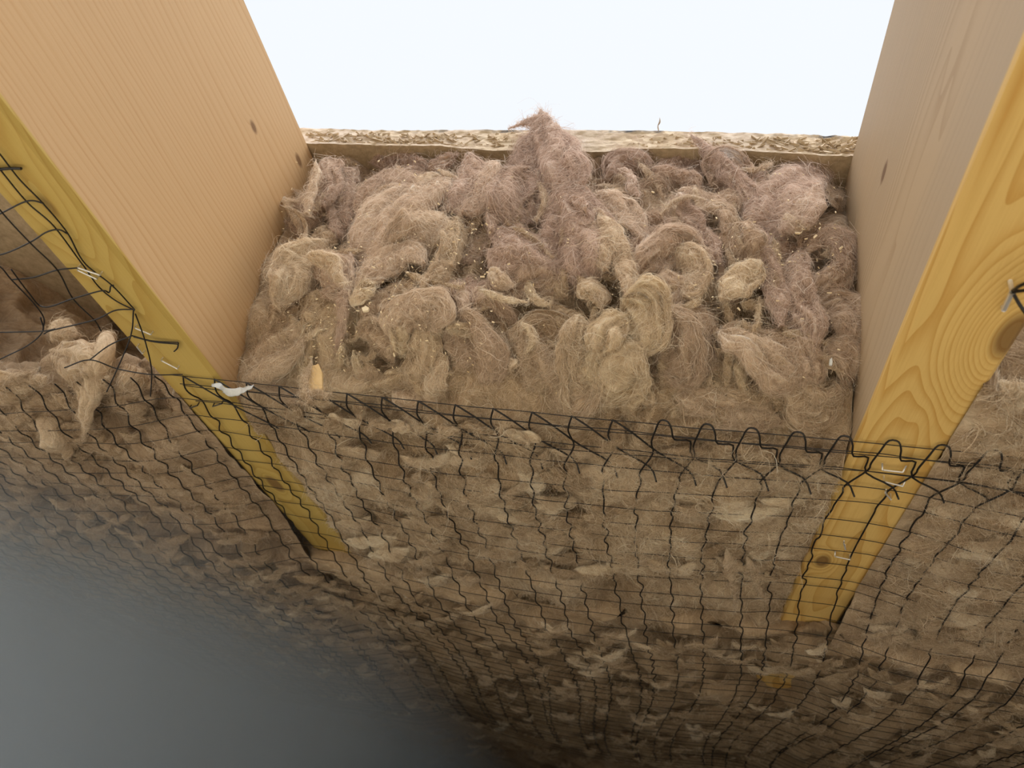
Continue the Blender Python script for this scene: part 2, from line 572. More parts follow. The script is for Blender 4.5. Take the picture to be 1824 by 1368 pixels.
# ------------------------------------------------------------------ chipboard deck with torn cut edge
def deck():
    root = empty('chipboard_deck', (0, YD, HT), 'chipboard floor deck with rough cut edge laid across the joists', 'board')
    nx, nz = 900, 14
    xs = np.concatenate([np.linspace(-1.95, -.40, 160, endpoint=False), np.linspace(-.40, .16, 640), np.linspace(.17, 3.2, 100)])
    zs = np.linspace(HT, HT + .0245, nz)
    P = np.zeros((nx, nz, 3))
    P[..., 0] = xs[:, None]
    P[..., 2] = zs[None]
    q = np.stack([P[..., 0] * 60, P[..., 2] * 140, P[..., 0] * 0], -1)
    chip = np.clip(noise(np.stack([xs * 6, xs * 0, xs * 0 + 4], -1)) * 2 + .2, 0, 1)[:, None]
    rough = fbm(q, 3) * .0008 + np.abs(noise(q * np.array((1.7, 1.2, 1)))) * .0022 * chip
    P[..., 1] = YD + rough + .0025 * chip
    # lower lip left standing where the saw cut stopped short
    lip = np.clip(noise(np.stack([xs * 5 + 2, xs * 0 + 8, xs * 0], -1)) * 4 + .9, 0, 1)
    P[:, 0, 1] -= .0045 * lip
    P[:, 1, 1] -= .0045 * lip
    P[:, -1, 2] += noise(np.stack([xs * 50, xs * 0, xs * 0], -1)) * .0006
    # add the underside and upper face as extra columns
    lo = P[:, :1].copy()
    lo[..., 1] = 4.0
    hi = P[:, -1:].copy()
    hi[..., 1] = 4.0
    mid1 = P[:, :1].copy()
    mid1[..., 1] = YD + .012
    G = np.concatenate([lo, mid1, P, hi], 1)
    o = grid_obj('panel', G, CHIP, root, flip=False)
    for p in o.data.polygons:
        p.use_smooth = False
    # coarse chips standing out of the torn core
    sv, sf = [], []
    for i in range(520):
        x = random.uniform(-.33, .12)
        if noise(np.array([[x * 6, 0, 4]]))[0] < -.15:
            continue
        z = HT + random.uniform(.004, .019)
        L_, w_, t_ = random.uniform(.003, .009), random.uniform(.0012, .003), .0006
        R_ = Matrix.Rotation(random.gauss(0, .45), 3, 'Y') @ Matrix.Rotation(random.uniform(-.6, .6), 3, 'Z') @ Matrix.Rotation(random.uniform(0, 3), 3, 'X')
        b = len(sv)
        for (a, c, d) in ((-1, -1, -1), (1, -.6, -1), (1, .7, -1), (-1, 1, -1), (-1, -1, 1), (1, -.6, 1), (1, .7, 1), (-1, 1, 1)):
            v = R_ @ Vector((a * L_ / 2, c * w_ / 2, d * t_ / 2))
            sv.append((v.x + x, v.y + YD + .001, v.z + z))
        for q4 in ((0, 3, 2, 1), (4, 5, 6, 7), (0, 1, 5, 4), (1, 2, 6, 5), (2, 3, 7, 6), (3, 0, 4, 7)):
            sf.append([b + k for k in q4])
    mesh_obj('wood_chips', sv, sf, CHIP, root, smooth=False, kind='stuff', label='torn wood chips standing out of the cut edge')
    return root


deck()

# ------------------------------------------------------------------ mineral wool
class Fibres:
    """collects hair-like fibres and links them as one curves object"""

    def __init__(self):
        self.pos, self.tint, self.pink, self.rad = [], [], [], []

    def walk(self, P, k, dirfun, length, h0, rise, tint, pink, wrap=False, step=7, mask=None, clump=1, jitter=.5, radius=.00013, outward=None, lift_p=1.5, curl=1.0):
        nu, nv = P.shape[:2]
        Nn, du, dv = grid_normals(P, wrap)
        if outward is not None:
            s = np.sign((Nn * outward).sum(-1).mean())
            if s == 0:
                s = 1
            Nn = Nn * s
        lu = np.linalg.norm(du, axis=-1).mean(1).clip(1e-5)
        lv = np.linalg.norm(dv, axis=-1).mean(1).clip(1e-5)
        kk = max(1, k // clump)
        u = rng.uniform(1, nu - 2, kk)
        v = rng.uniform(0, nv - 1.001, kk)
        if mask is not None:
            ok = rng.uniform(size=kk) < mask[u.astype(int), v.astype(int)]
            u, v = u[ok], v[ok]
        u, v = np.repeat(u, clump), np.repeat(v, clump)
        kk = len(u)
        if kk == 0:
            return
        gid = np.repeat(np.arange(kk // clump), clump)
        cr = rng.normal(size=(kk // clump, 3))
        u = u + rng.normal(size=kk) * .0011 / lu[u.astype(int).clip(0, nu - 1)] * (clump > 1)
        v = v + rng.normal(size=kk) * .0011 / lv[u.astype(int).clip(0, nu - 1)] * (clump > 1)

        def samp(A, u, v):
            u = u.clip(0, nu - 1.001)
            v = v % nv if wrap else v.clip(0, nv - 1.001)
            i, j = u.astype(int), v.astype(int)
            fu, fv = (u - i)[:, None], (v - j)[:, None]
            j = j % nv
            j2 = (j + 1) % nv if wrap else j + 1
            return A[i, j] * (1 - fu) * (1 - fv) + A[i + 1, j] * fu * (1 - fv) + A[i, j2] * (1 - fu) * fv + A[i + 1, j2] * fu * fv

        p = samp(P, u, v)
        th = dirfun(p, u / nu, v / nv) + cr[gid, 0] * jitter + rng.normal(size=kk) * jitter * .35
        bend = cr[gid, 1] * curl * .35 + rng.normal(size=kk) * .10 * curl
        ln = length * np.exp(cr[gid, 2] * .35 + rng.normal(size=kk) * .2)
        ht = rise * np.abs(rng.normal(size=kk)) ** 1.5
        out = np.zeros((kk, step, 3))
        ds = ln / step
        for s in range(step):
            t = s / (step - 1)
            out[:, s] = p + samp(Nn, u, v) * (h0 + ht * t ** lift_p)[:, None]
            iu = u.astype(int).clip(0, nu - 1)
            u = u + ds * np.cos(th) / lu[iu]
            v = v + ds * np.sin(th) / lv[iu]
            if not wrap:
                v = v.clip(0, nv - 1.001)
            u = u.clip(0, nu - 1.001)
            th = th + bend + rng.normal(size=kk) * .12 * curl
            p = samp(P, u, v)
        tn = samp(tint[..., None], u, v)[:, 0]
        self.pos.append(out)
        self.tint.append((tn + cr[gid, 0] * .06 + rng.normal(size=kk) * .13 + .26 * (rng.uniform(size=kk) < .14)).clip(0, 1))
        self.pink.append(samp(pink[..., None], u, v)[:, 0])
        self.rad.append(radius * np.exp(rng.normal(size=kk) * .35))

    def link(self, parent, label):
        out, tint, pink, rad = (np.concatenate(a) for a in (self.pos, self.tint, self.pink, self.rad))
        k, n = out.shape[:2]
        cu = bpy.data.hair_curves.new('fibres')
        cu.add_curves([n] * k)
        cu.position_data.foreach_set('vector', (out.reshape(-1, 3) - np.array(parent.location)).astype(np.float32).ravel())
        r = np.repeat(rad[:, None], n, 1) * np.linspace(1, .45, n)[None]
        (cu.attributes.get('radius') or cu.attributes.new('radius', 'FLOAT', 'POINT')).data.foreach_set('value', r.astype(np.float32).ravel())
        for nm, a in (('tint', tint), ('pink', pink)):
            cu.attributes.new(nm, 'FLOAT', 'CURVE').data.foreach_set('value', a.astype(np.float32))
        cu.materials.append(FIBRE)
        return finish(bpy.data.objects.new('fibres', cu), parent, kind='stuff', label=label)


def flow(p, u, v):
    return 2.6 * noise(p * np.array((22, 22, 22))) + 1.2 * noise(p * 60 + 9)


def wool_sheet(xs, prof_fn, nv, amp, seed, tint0, pinkfn):
    """a lumpy wool surface: for every x a profile of points in the y-z plane (front face, rounded lip, underside)"""
    P = np.stack([prof_fn(x, nv) for x in xs])
    Nn, _, _ = grid_normals(P)
    return P, Nn


def lumps(P, seed):
    warp = np.stack([noise(P * 14 + seed), noise(P * 14 + seed + 31), noise(P * 14 + seed + 57)], -1)
    q = P * np.array((1, 1, 1)) + warp * .022
    big = fbm(q * 17 + seed, 2)
    fold = ridge(q * 24 + seed * 2)
    fine = ridge(q * 60 + seed) * .5 + fbm(q * 120, 2) * .3
    return big, fold, fine


def rest(P, keep=0.0):
    """wool lies on the netting and on the joists: nothing hangs lower than the mesh, except a share keep"""
    lo = net_z(P[..., 0], P[..., 1]) + .0008 + .0030 * noise(P * np.array((55, 40, 0)) + 4.4) + .0012 * noise(P * 160) + .0012 * (P[..., 0] > XC + WJ)
    d = P[..., 2] - lo
    P[..., 2] = np.where(d < .004, lo + .004 * np.exp(np.clip(d, -.2, .004) / .004 - 1) + keep * np.minimum(d, 0), P[..., 2])
    return P


class Wool:
    def __init__(self, name, label, group=None):
        self.root = None
        self.name, self.label, self.group = name, label, group
        self.fib = Fibres()
        self.loose = []

    def body(self, P, out_dir, seed, amps=(.011, .008, .0025), tint=.42, pinkfn=None, fibres=20000, damp=None, flen=.018, clump=5, stretch=None, rise=.002, frad=.00007, fmask=None, lay=True):
        Nn, du, dv = grid_normals(P)
        if (Nn * out_dir).sum(-1).mean() < 0:
            Nn = -Nn
        big, fold, fine = lumps(P * (stretch if stretch is not None else np.ones(3)), seed)
        d = amps[0] * big + amps[1] * (fold - .6) + amps[2] * fine
        if damp is not None:
            d = d * damp
        P2 = P + Nn * d[..., None]
        if lay:
            P2 = rest(P2)
        # the edges of a batt squeeze out a little under the joists
        x_, y_, z_ = P2[..., 0], P2[..., 1], P2[..., 2]
        foot = ((x_ > XA - WJ - .002) & (x_ < XA - .03)) | ((x_ > XC + .03) & (x_ < XC + WJ + .002))
        P2[..., 2] = np.where(foot & (y_ > .325) & (z_ < HB + .03), np.minimum(z_, HB - .0012), z_)
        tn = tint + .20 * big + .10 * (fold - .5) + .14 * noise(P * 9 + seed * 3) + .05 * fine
        pk = pinkfn(P2) if pinkfn else np.zeros(P.shape[:2])
        tn = tn.clip(0.02, .98)
        lie = .030 * fbm(P * np.array((16, 16, 16)) + seed, 2) + .006 * noise(P * 70)
        _, du, dv = grid_normals(P2)
        gu = np.gradient(lie, axis=0) / (np.linalg.norm(du, axis=-1) + 1e-6)
        gv = np.gradient(lie, axis=1) / (np.linalg.norm(dv, axis=-1) + 1e-6)
        th = np.arctan2(gu, -gv)
        nu, nv = P.shape[:2]
        if self.root is None:
            c = P2.reshape(-1, 3)
            self.root = empty(self.name, (float(c[:, 0].mean()), float(c[:, 1].min()), float(c[:, 2].min())), self.label, 'insulation', self.group)
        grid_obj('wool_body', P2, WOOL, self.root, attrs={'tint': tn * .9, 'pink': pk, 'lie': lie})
        dirf = lambda p, u, v: th[(u * nu).astype(int).clip(0, nu - 1), (v * nv).astype(int).clip(0, nv - 1)]
        self.fib.walk(P2, fibres, dirf, flen, .0003, rise, tn + .05, pk, clump=clump, outward=out_dir, radius=frad, mask=fmask, jitter=.3)
        self.under = (P2, tn, pk, out_dir, nu, nv)
        return P2

    def under_fuzz(self, k, y0, y1, frad=.00013):
        P2, tn, pk, out_dir, nu, nv = self.under
        m = ((P2[..., 1] > y0) & (P2[..., 1] < y1) & (P2[..., 2] < HB + .03)).astype(float)
        self.fib.walk(P2, k, lambda p, u, v: 3.5 * noise(p * 26 + 5), .017, .0004, .0032, (tn + .14).clip(0, 1), pk, clump=6, outward=out_dir, radius=frad, mask=m, jitter=.35, curl=2.2)

    def tuft(self, pts, widths, out_dir, thick=.5, tint=.5, pink=0.0, seed=0, n=40, m=32, fibres=260, ragged=1.0, flen=.018, frad=.00008, twist=None, rise=.0022, lay=True, merge=False):
        """a torn flap of wool along a spine: thin ragged edges, lengthwise creases, one edge lifted, the other sunk"""
        S = smooth_path(pts, n)
        s = np.linspace(0, 1, n)
        w = np.interp(s, np.linspace(0, 1, len(widths)), widths) * .62
        endt = np.minimum(1, np.minimum(s / .16, (1 - s) / .18)).clip(0, 1) ** .6
        w = w * (.06 + .94 * endt)
        T_ = np.gradient(S, axis=0)
        T_ /= np.linalg.norm(T_, axis=1)[:, None] + 1e-9
        O = np.broadcast_to(out_dir, T_.shape) - T_ * (T_ @ out_dir)[:, None]
        O = O / (np.linalg.norm(O, axis=1)[:, None] + 1e-9)
        B = np.cross(T_, O)
        tilt = (.5 * math.sin(seed * 12.9) if twist is None else twist) + .5 * noise(np.stack([s * 1.5, s * 0 + seed, s * 0], -1))
        B, O = B * np.cos(tilt)[:, None] + O * np.sin(tilt)[:, None], O * np.cos(tilt)[:, None] - B * np.sin(tilt)[:, None]
        a = np.linspace(0, 2 * math.pi, m, endpoint=False)
        ca, sa = np.cos(a), np.sin(a)
        one = np.ones((n, m))
        sg, cg = s[:, None] * one, ca[None] * one
        L_ = np.linalg.norm(np.diff(S, axis=0), axis=1).sum()
        asp = max(1.0, L_ / (w.max() * 2 + 1e-6))
        sag_ = sg * asp
        warp = noise(np.stack([sag_ * 1.1 + seed, cg * .9, one * 3.1 * seed], -1))
        crease = ridge(np.stack([sag_ * .55 + seed * 2.3, cg * 1.9 + warp * 1.1, one * seed], -1))
        crease2 = ridge(np.stack([sag_ * 1.0 + seed * 4.1, cg * 4.2 + warp * 1.6, one * (seed + 5)], -1))
        sideno = np.where(cg > 0, 3.0, -3.0)
        edge = 1 + ragged * (.44 * noise(np.stack([sag_ * 1.2 + seed * 5, sideno, one * 0], -1)) + .20 * noise(np.stack([sag_ * 3.4 + seed * 5, sideno, one * 7], -1)))
        ht = np.maximum(sa, -.25)[None] * thick * (1 + .45 * warp) + (sa > 0)[None] * np.abs(sa)[None] ** .5 * ((crease - .55) * .38 + (crease2 - .55) * .16)
        P = S[:, None] + B[:, None] * (cg * edge * w[:, None])[..., None] + O[:, None] * (ht * w[:, None])[..., None]
        P = P + O[:, None] * (.0012 * fbm(P * 190, 2) + .0022 * noise(P * 75))[..., None]
        if lay:
            P = rest(P, .28 if merge or n < 20 else 0.0)
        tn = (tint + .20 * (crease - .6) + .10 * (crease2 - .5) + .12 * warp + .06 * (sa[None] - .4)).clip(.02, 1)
        pk = np.full(P.shape[:2], pink)
        lie = (cg + .5 * warp) * w.max()
        if merge:
            self.loose.append((P, tn * .95, pk, lie))
        else:
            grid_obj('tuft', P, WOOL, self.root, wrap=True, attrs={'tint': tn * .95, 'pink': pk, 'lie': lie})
        mask = np.broadcast_to((sa > -.3).astype(float)[None], P.shape[:2])
        Nn, _, _ = grid_normals(P, True)
        sgn = np.sign(((P - S[:, None]) * Nn).sum(-1).mean())
        k1 = int(fibres * .75)
        self.fib.walk(P, k1, lambda p, u, v: 0.5 * noise(p * 60), flen, .0002 * sgn, rise * sgn, tn + .04, pk, wrap=True, mask=mask, clump=5, jitter=.22, radius=frad, curl=.8)
        self.fib.walk(P, fibres - k1, lambda p, u, v: 3.0 * noise(p * 60), flen * .8, .0002 * sgn, rise * 1.6 * sgn, tn + .06, pk, wrap=True, mask=mask, clump=1, jitter=1.2, radius=frad * .9, curl=1.6)

    def done(self):
        if self.loose:
            V, Fc, A, b = [], [], [[], [], []], 0
            for P, *at in self.loose:
                V.append(P.reshape(-1, 3) - np.array(self.root.location))
                Fc.append(grid_faces(P.shape[0], P.shape[1], True) + b)
                b += P.shape[0] * P.shape[1]
                for q, a in zip(A, at):
                    q.append(np.broadcast_to(a, P.shape[:2]).ravel())
            me = bpy.data.meshes.new('wool_wisps')
            me.from_pydata(np.concatenate(V).tolist(), [], np.concatenate(Fc).tolist())
            me.polygons.foreach_set('use_smooth', [True] * len(me.polygons))
            for k, q in zip(('tint', 'pink', 'lie'), A):
                me.attributes.new(k, 'FLOAT', 'POINT').data.foreach_set('value', np.concatenate(q).astype(np.float32))
            me.materials.append(WOOL)
            finish(bpy.data.objects.new('wool_wisps', me), self.root, kind='stuff', label='small torn wisps and wads of wool')
        self.fib.link(self.root, 'loose pale wool fibres')


def sky_mauve(P):  # mauve rises with height: sky bounce put into the wool colour
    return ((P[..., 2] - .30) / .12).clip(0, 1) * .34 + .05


# ---- the middle batt: torn front face between the two joists and its netted underside
def y_front(x, z):
    """front face, coming forward a little towards the bottom middle, back towards the left joist's foot"""
    y = .384 + .026 * np.clip((z - .40) / .06, 0, 1) * np.clip((x - .02) / .06, 0, 1)
    y = y + .030 * np.clip((-.27 - x) / .05, 0, 1) * np.clip((.33 - z) / .07, 0, 1)
    y = y - .010 * np.exp(-((x + .10) / .13) ** 2)
    return y


RL = .065


def y_lip(x, z):
    """front face with its lower lip rounded off"""
    zb = HB - .006
    q = np.clip((zb + RL - z) / RL, 0, 1)
    return y_front(x, np.maximum(z, zb + RL)) + RL * (1 - np.sqrt(1 - q * q))


def mid_profile(x, nv):
    n1 = int(nv * .42)
    n2 = int(nv * .18)
    n3 = nv - n1 - n2
    zb = HB - .006
    rr = RL
    z1 = np.linspace(HT - .002, zb + rr, n1, endpoint=False)
    z1 = np.concatenate([[HT - .001], z1[1:]])
    f1 = np.stack([np.full(n1, x), y_front(x, z1), z1], -1)
    yb = y_front(x, zb + rr)
    a = np.linspace(0, math.pi / 2, n2, endpoint=False)
    f2 = np.stack([np.full(n2, x), yb + rr - rr * np.cos(a), zb + rr - rr * np.sin(a)], -1)
    y3 = np.linspace(yb + rr, .80, n3)
    mid = 1 - ((x - (XA + XC) / 2) / .2025) ** 2
    sag = -.006 + .013 * max(mid, 0) * np.clip((y3 - .42) / .10, 0, 1)
    f3 = np.stack([np.full(n3, x), y3, zb - sag], -1)
    f = np.concatenate([f1, f2, f3])
    return f


mid = Wool('insulation_batt', 'brown mineral wool batt with torn lumpy face stuffed between the two yellow joists')
xs = np.linspace(XA + .001, XC - .001, 280)
P0 = np.stack([mid_profile(x, 430) for x in xs])
OUT = np.array((0.0, -.75, -.66))
side = np.minimum(1, np.minimum(xs - XA, XC - xs) / .02)[:, None]
below = (P0[..., 1] > .45)
damp = np.where(below, .75, 1.0) * (.35 + .65 * side)
# top row stays tucked under the deck
mid.body(P0, OUT, 3.0, (.012, .013, .0026), .44, sky_mauve, 120000, damp, stretch=np.array((1., 1.0, 1.0)))

FACE_OUT = np.array((0.05, -.88, -.47))


def face_pt(px, py, off=.008):
    """point of the torn face seen at a place of the photograph, standing off the face by off"""
    p = unp(px, py, y=.384)
    for _ in range(3):
        zc = min(max(p[2], HB), HT + .1)
        k = min(1.0, max(.30, (zc - HB - .004) / .055))
        p = unp(px, py, y=float(y_lip(p[0], zc)) - off * k)
    return p


def T(px_pts, wpx, thick=.45, tint=.5, pink=None, off=.010, owner=None, **kw):
    pts = [face_pt(a, b, off if not isinstance(off, (list, tuple)) else np.interp(i / max(1, len(px_pts) - 1), np.linspace(0, 1, len(off)), off)) for i, (a, b) in enumerate(px_pts)]
    ws = [w / F * .56 for w in wpx]
    L_ = sum(np.linalg.norm(pts[i + 1] - pts[i]) for i in range(len(pts) - 1))
    area = L_ * sum(ws) / len(ws)
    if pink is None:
        pink = float(sky_mauve(np.array(pts))[len(pts) // 2])
    tint = .47 + (tint - .5) * .66
    T.seed += 1.37
    kw.setdefault('fibres', int(np.clip(area * 2400000, 400, 7000)))
    kw.setdefault('flen', float(np.clip(L_ * .45, .010, .026)))
    (owner or mid).tuft(pts, ws, FACE_OUT, thick * .50, tint, pink, T.seed, **kw)


T.seed = 0.5
# peak in the middle that climbs over the deck edge
T([(964, 196), (966, 232), (972, 285), (985, 335), (985, 390)], [12, 40, 90, 120, 90], .30, .50, 1, off=[.022, .022, .02, .018, .014])
T([(985, 222), (992, 255), (1003, 300), (1020, 345)], [12, 30, 45, 40], .5, .62, 1, off=.026)
T([(922, 223), (940, 214), (956, 216), (970, 232)], [3, 5, 8, 8], .6, .6, 1, off=.020, merge=True)
T([(905, 228), (930, 220), (955, 226)], [2, 5, 8], .6, .55, 1, off=.018, merge=True)
T([(950, 206), (958, 214), (966, 230)], [2, 5, 8], .6, .6, 1, off=.022, merge=True)
T([(975, 203), (972, 215), (975, 235)], [2, 5, 9], .6, .6, 1, off=.024, merge=True)
T([(990, 216), (986, 235), (992, 262), (998, 290)], [8, 18, 20, 12], .6, .66, 1, off=.030)
T([(955, 225), (944, 265), (925, 320), (915, 370)], [10, 40, 60, 70], .35, .42, 1, off=.018)
T([(950, 300), (928, 330), (915, 365), (905, 395)], [40, 70, 75, 60], .35, .50, .9, off=.020)
T([(884, 325), (882, 350), (878, 380), (876, 408)], [14, 17, 17, 14], .8, .55, .8, off=.024)
# left upper curls
T([(828, 272), (840, 305), (838, 335), (818, 362), (800, 372)], [26, 40, 46, 40, 20], .5, .58, .9, off=.018)
T([(868, 286), (866, 325), (852, 362), (826, 378)], [28, 52, 56, 30], .45, .62, .7, off=.020)
T([(806, 312), (768, 335), (728, 365), (690, 405), (660, 450), (640, 500)], [26, 60, 95, 110, 80, 40], .38, .66, .55, off=[.016, .022, .022, .018, .012])
T([(790, 380), (760, 420), (720, 440), (680, 455)], [60, 90, 80, 50], .4, .62, .4, off=.020)
T([(642, 398), (648, 352), (684, 322), (722, 332), (728, 366)], [30, 40, 44, 38, 26], .6, .45, .7, off=.015)
T([(656, 402), (672, 368), (700, 350), (712, 372)], [20, 40, 36, 20], .6, .60, .5, off=.018)
T([(690, 385), (706, 358), (716, 345)], [14, 18, 12], .8, .30, .6, off=.022)
T([(562, 286), (560, 320), (553, 352), (546, 378)], [10, 14, 15, 9], .8, .78, .4, off=.030)
T([(580, 280), (588, 310), (590, 345), (580, 370)], [34, 40, 36, 20], .45, .52, .8, off=.020)
T([(600, 300), (603, 345), (602, 390), (606, 420)], [22, 24, 26, 20], .6, .40, .8, off=.012)
T([(636, 300), (618, 325), (616, 365), (620, 400)], [26, 24, 22, 18], .6, .44, .8, off=.014)
T([(560, 330), (545, 380), (530, 410)], [40, 60, 40], .5, .42, .7, off=.010)
T([(660, 290), (700, 285), (740, 300), (775, 318)], [20, 30, 34, 24], .6, .32, 1, off=.006)
T([(760, 300), (790, 290), (812, 278)], [16, 26, 14], .6, .36, 1, off=.012)
T([(700, 318), (740, 312), (760, 335)], [16, 28, 16], .6, .26, .9, off=.010)
# pale lobe by the left joist
T([(578, 428), (552, 450), (524, 474), (506, 510), (494, 545)], [16, 46, 56, 50, 26], .35, .74, .15, off=.026)
T([(522, 455), (560, 466), (594, 484), (603, 512), (580, 526)], [16, 36, 50, 40, 16], .35, .66, .55, off=.022)
T([(545, 455), (590, 470), (612, 505)], [16, 26, 14], .7, .78, .2, off=.034)
T([(625, 440), (618, 480), (612, 540), (608, 580), (600, 640)], [14, 18, 16, 12, 8], .9, .58, .7, off=.022)
T([(520, 540), (510, 570), (485, 590)], [60, 60, 40], .5, .40, .2, off=.008)
# rolls below the big left flap
T([(636, 532), (655, 498), (690, 468), (730, 455), (752, 470)], [22, 44, 52, 50, 26], .6, .68, .45, off=.022)
T([(628, 548), (645, 520), (668, 505)], [18, 30, 18], .7, .76, .1, off=.026)
T([(752, 530), (775, 500), (795, 465), (808, 425), (812, 395)], [30, 30, 26, 34, 24], .6, .70, .2, off=.020)
T([(825, 380), (842, 420), (838, 450), (815, 470)], [40, 50, 44, 24], .5, .36, .7, off=.008)
T([(735, 545), (700, 525), (690, 530)], [20, 30, 18], .7, .50, .3, off=.016)
T([(690, 520), (720, 512), (740, 520)], [20, 26, 16], .7, .44, .2, off=.016)
# pinkish wedge left of centre
T([(878, 405), (912, 428), (950, 455), (985, 472)], [20, 56, 50, 18], .45, .52, .95, off=.018)
T([(868, 445), (900, 470), (940, 482), (984, 474)], [18, 52, 60, 20], .45, .54, .9, off=.020)
T([(872, 478), (890, 500), (912, 508)], [14, 24, 10], .7, .70, .4, off=.022)
T([(880, 520), (930, 510), (985, 500), (1030, 490)], [30, 50, 56, 30], .45, .44, .6, off=.014)
T([(798, 500), (818, 522), (850, 520), (875, 500)], [16, 40, 36, 14], .5, .44, .9, off=.014)
T([(822, 515), (826, 545), (836, 585)], [20, 16, 8], .7, .62, .6, off=.020)
# centre hanging flaps
T([(985, 330), (1008, 368), (1030, 415), (1040, 470), (1045, 510)], [30, 70, 95, 90, 40], .40, .46, .95, off=[.02, .024, .022, .016])
T([(1005, 350), (1020, 385), (1045, 400), (1060, 385)], [20, 50, 50, 20], .45, .40, 1, off=.028)
T([(1062, 372), (1066, 410), (1070, 450), (1078, 478)], [24, 36, 34, 16], .6, .70, .3, off=.028)
T([(1068, 380), (1090, 415), (1106, 455), (1118, 495), (1116, 528)], [26, 28, 24, 22, 12], .7, .74, .25, off=.030)
T([(1060, 340), (1095, 362), (1128, 395), (1135, 425)], [26, 40, 40, 16], .5, .66, .6, off=.022)
T([(1105, 385), (1130, 405), (1128, 440), (1105, 470)], [20, 28, 30, 18], .6, .56, .8, off=.018)
T([(1130, 492), (1150, 468), (1182, 446), (1218, 436), (1255, 446)], [20, 40, 50, 50, 26], .55, .66, .65, off=.022)
T([(1205, 440), (1232, 458), (1242, 488), (1232, 514), (1218, 508)], [30, 40, 34, 30, 14], .6, .68, .25, off=.024)
T([(1150, 430), (1160, 405), (1185, 400), (1186, 380)], [26, 36, 30, 10], .5, .46, .7, off=.014)
T([(1168, 445), (1190, 425), (1190, 392)], [16, 20, 8], .6, .50, .7, off=.018)
# dark recess and strands at upper right
T([(1100, 300), (1124, 312), (1124, 336), (1136, 348)], [10, 12, 12, 8], .8, .56, .9, off=.018)
T([(1075, 318), (1095, 300), (1125, 290), (1160, 300)], [24, 36, 40, 26], .5, .38, 1, off=.008)
T([(1160, 298), (1190, 312), (1230, 320), (1245, 335)], [14, 22, 24, 16], .7, .46, .9, off=.012)
T([(1110, 352), (1150, 360), (1190, 352), (1215, 330)], [40, 60, 60, 30], .4, .34, .6, off=.004)
T([(1170, 300), (1220, 285), (1270, 290), (1300, 310)], [30, 40, 44, 30], .4, .36, 1, off=.006)
T([(1205, 342), (1250, 352), (1300, 360), (1336, 358)], [24, 34, 36, 20], .5, .50, .6, off=.014)
T([(1208, 345), (1215, 375), (1235, 405), (1240, 425)], [26, 34, 30, 16], .5, .44, .9, off=.016)
T([(1230, 240), (1258, 268), (1290, 300), (1330, 345), (1345, 385)], [6, 16, 24, 28, 16], .5, .52, 1, off=.018)
T([(1262, 330), (1285, 312), (1305, 325), (1318, 345)], [30, 70, 70, 30], .3, .42, .8, off=.010)
T([(1318, 298), (1345, 320), (1365, 350)], [16, 30, 14], .5, .40, 1, off=.012)
T([(1240, 372), (1285, 372), (1296, 385), (1290, 415)], [14, 26, 24, 18], .6, .58, .5, off=.018)
T([(1248, 400), (1258, 425), (1266, 455), (1280, 470)], [16, 24, 26, 14], .6, .54, .9, off=.016)
# pointed tuft near the right joist
T([(1492, 303), (1455, 308), (1420, 325), (1392, 355), (1372, 395), (1362, 425)], [10, 34, 64, 80, 74, 40], .42, .54, .95, off=[.024, .022, .02, .018, .014])
T([(1450, 325), (1440, 365), (1415, 395), (1395, 410)], [18, 40, 36, 14], .5, .58, .8, off=.026)
T([(1400, 378), (1415, 400), (1435, 405)], [12, 18, 8], .8, .72, .3, off=.028)
T([(1370, 420), (1385, 450), (1400, 465)], [50, 60, 30], .4, .44, .9, off=.014)
T([(1370, 282), (1400, 286), (1430, 298)], [16, 30, 16], .5, .50, 1, off=.010)
T([(1335, 390), (1352, 430), (1370, 480), (1385, 530), (1392, 580)], [12, 20, 24, 26, 14], .6, .52, .85, off=.020)
T([(1300, 400), (1312, 430), (1330, 450), (1340, 465)], [30, 60, 70, 40], .45, .54, .5, off=.018)
T([(1354, 462), (1336, 486), (1308, 510), (1284, 530)], [14, 34, 38, 16], .45, .74, .1, off=.026)
T([(1290, 470), (1300, 500), (1300, 540)], [20, 34, 20], .5, .44, .5, off=.010)
T([(1432, 455), (1446, 430), (1474, 420), (1500, 440), (1502, 475), (1478, 492)], [20, 34, 40, 40, 36, 20], .6, .48, .7, off=.018)
T([(1448, 462), (1470, 448), (1486, 462)], [12, 20, 12], .7, .22, .5, off=.012)
T([(1428, 440), (1418, 480), (1420, 530), (1432, 580), (1440, 640)], [20, 30, 44, 50, 30], .45, .56, .8, off=.020)
T([(1450, 520), (1490, 500), (1510, 480)], [40, 44, 20], .5, .52, .6, off=.016)
T([(1455, 560), (1490, 548), (1515, 570), (1512, 620)], [30, 60, 60, 30], .4, .50, .5, off=.014)
T([(1475, 600), (1505, 630), (1500, 680)], [40, 60, 40], .45, .48, .4, off=.012)
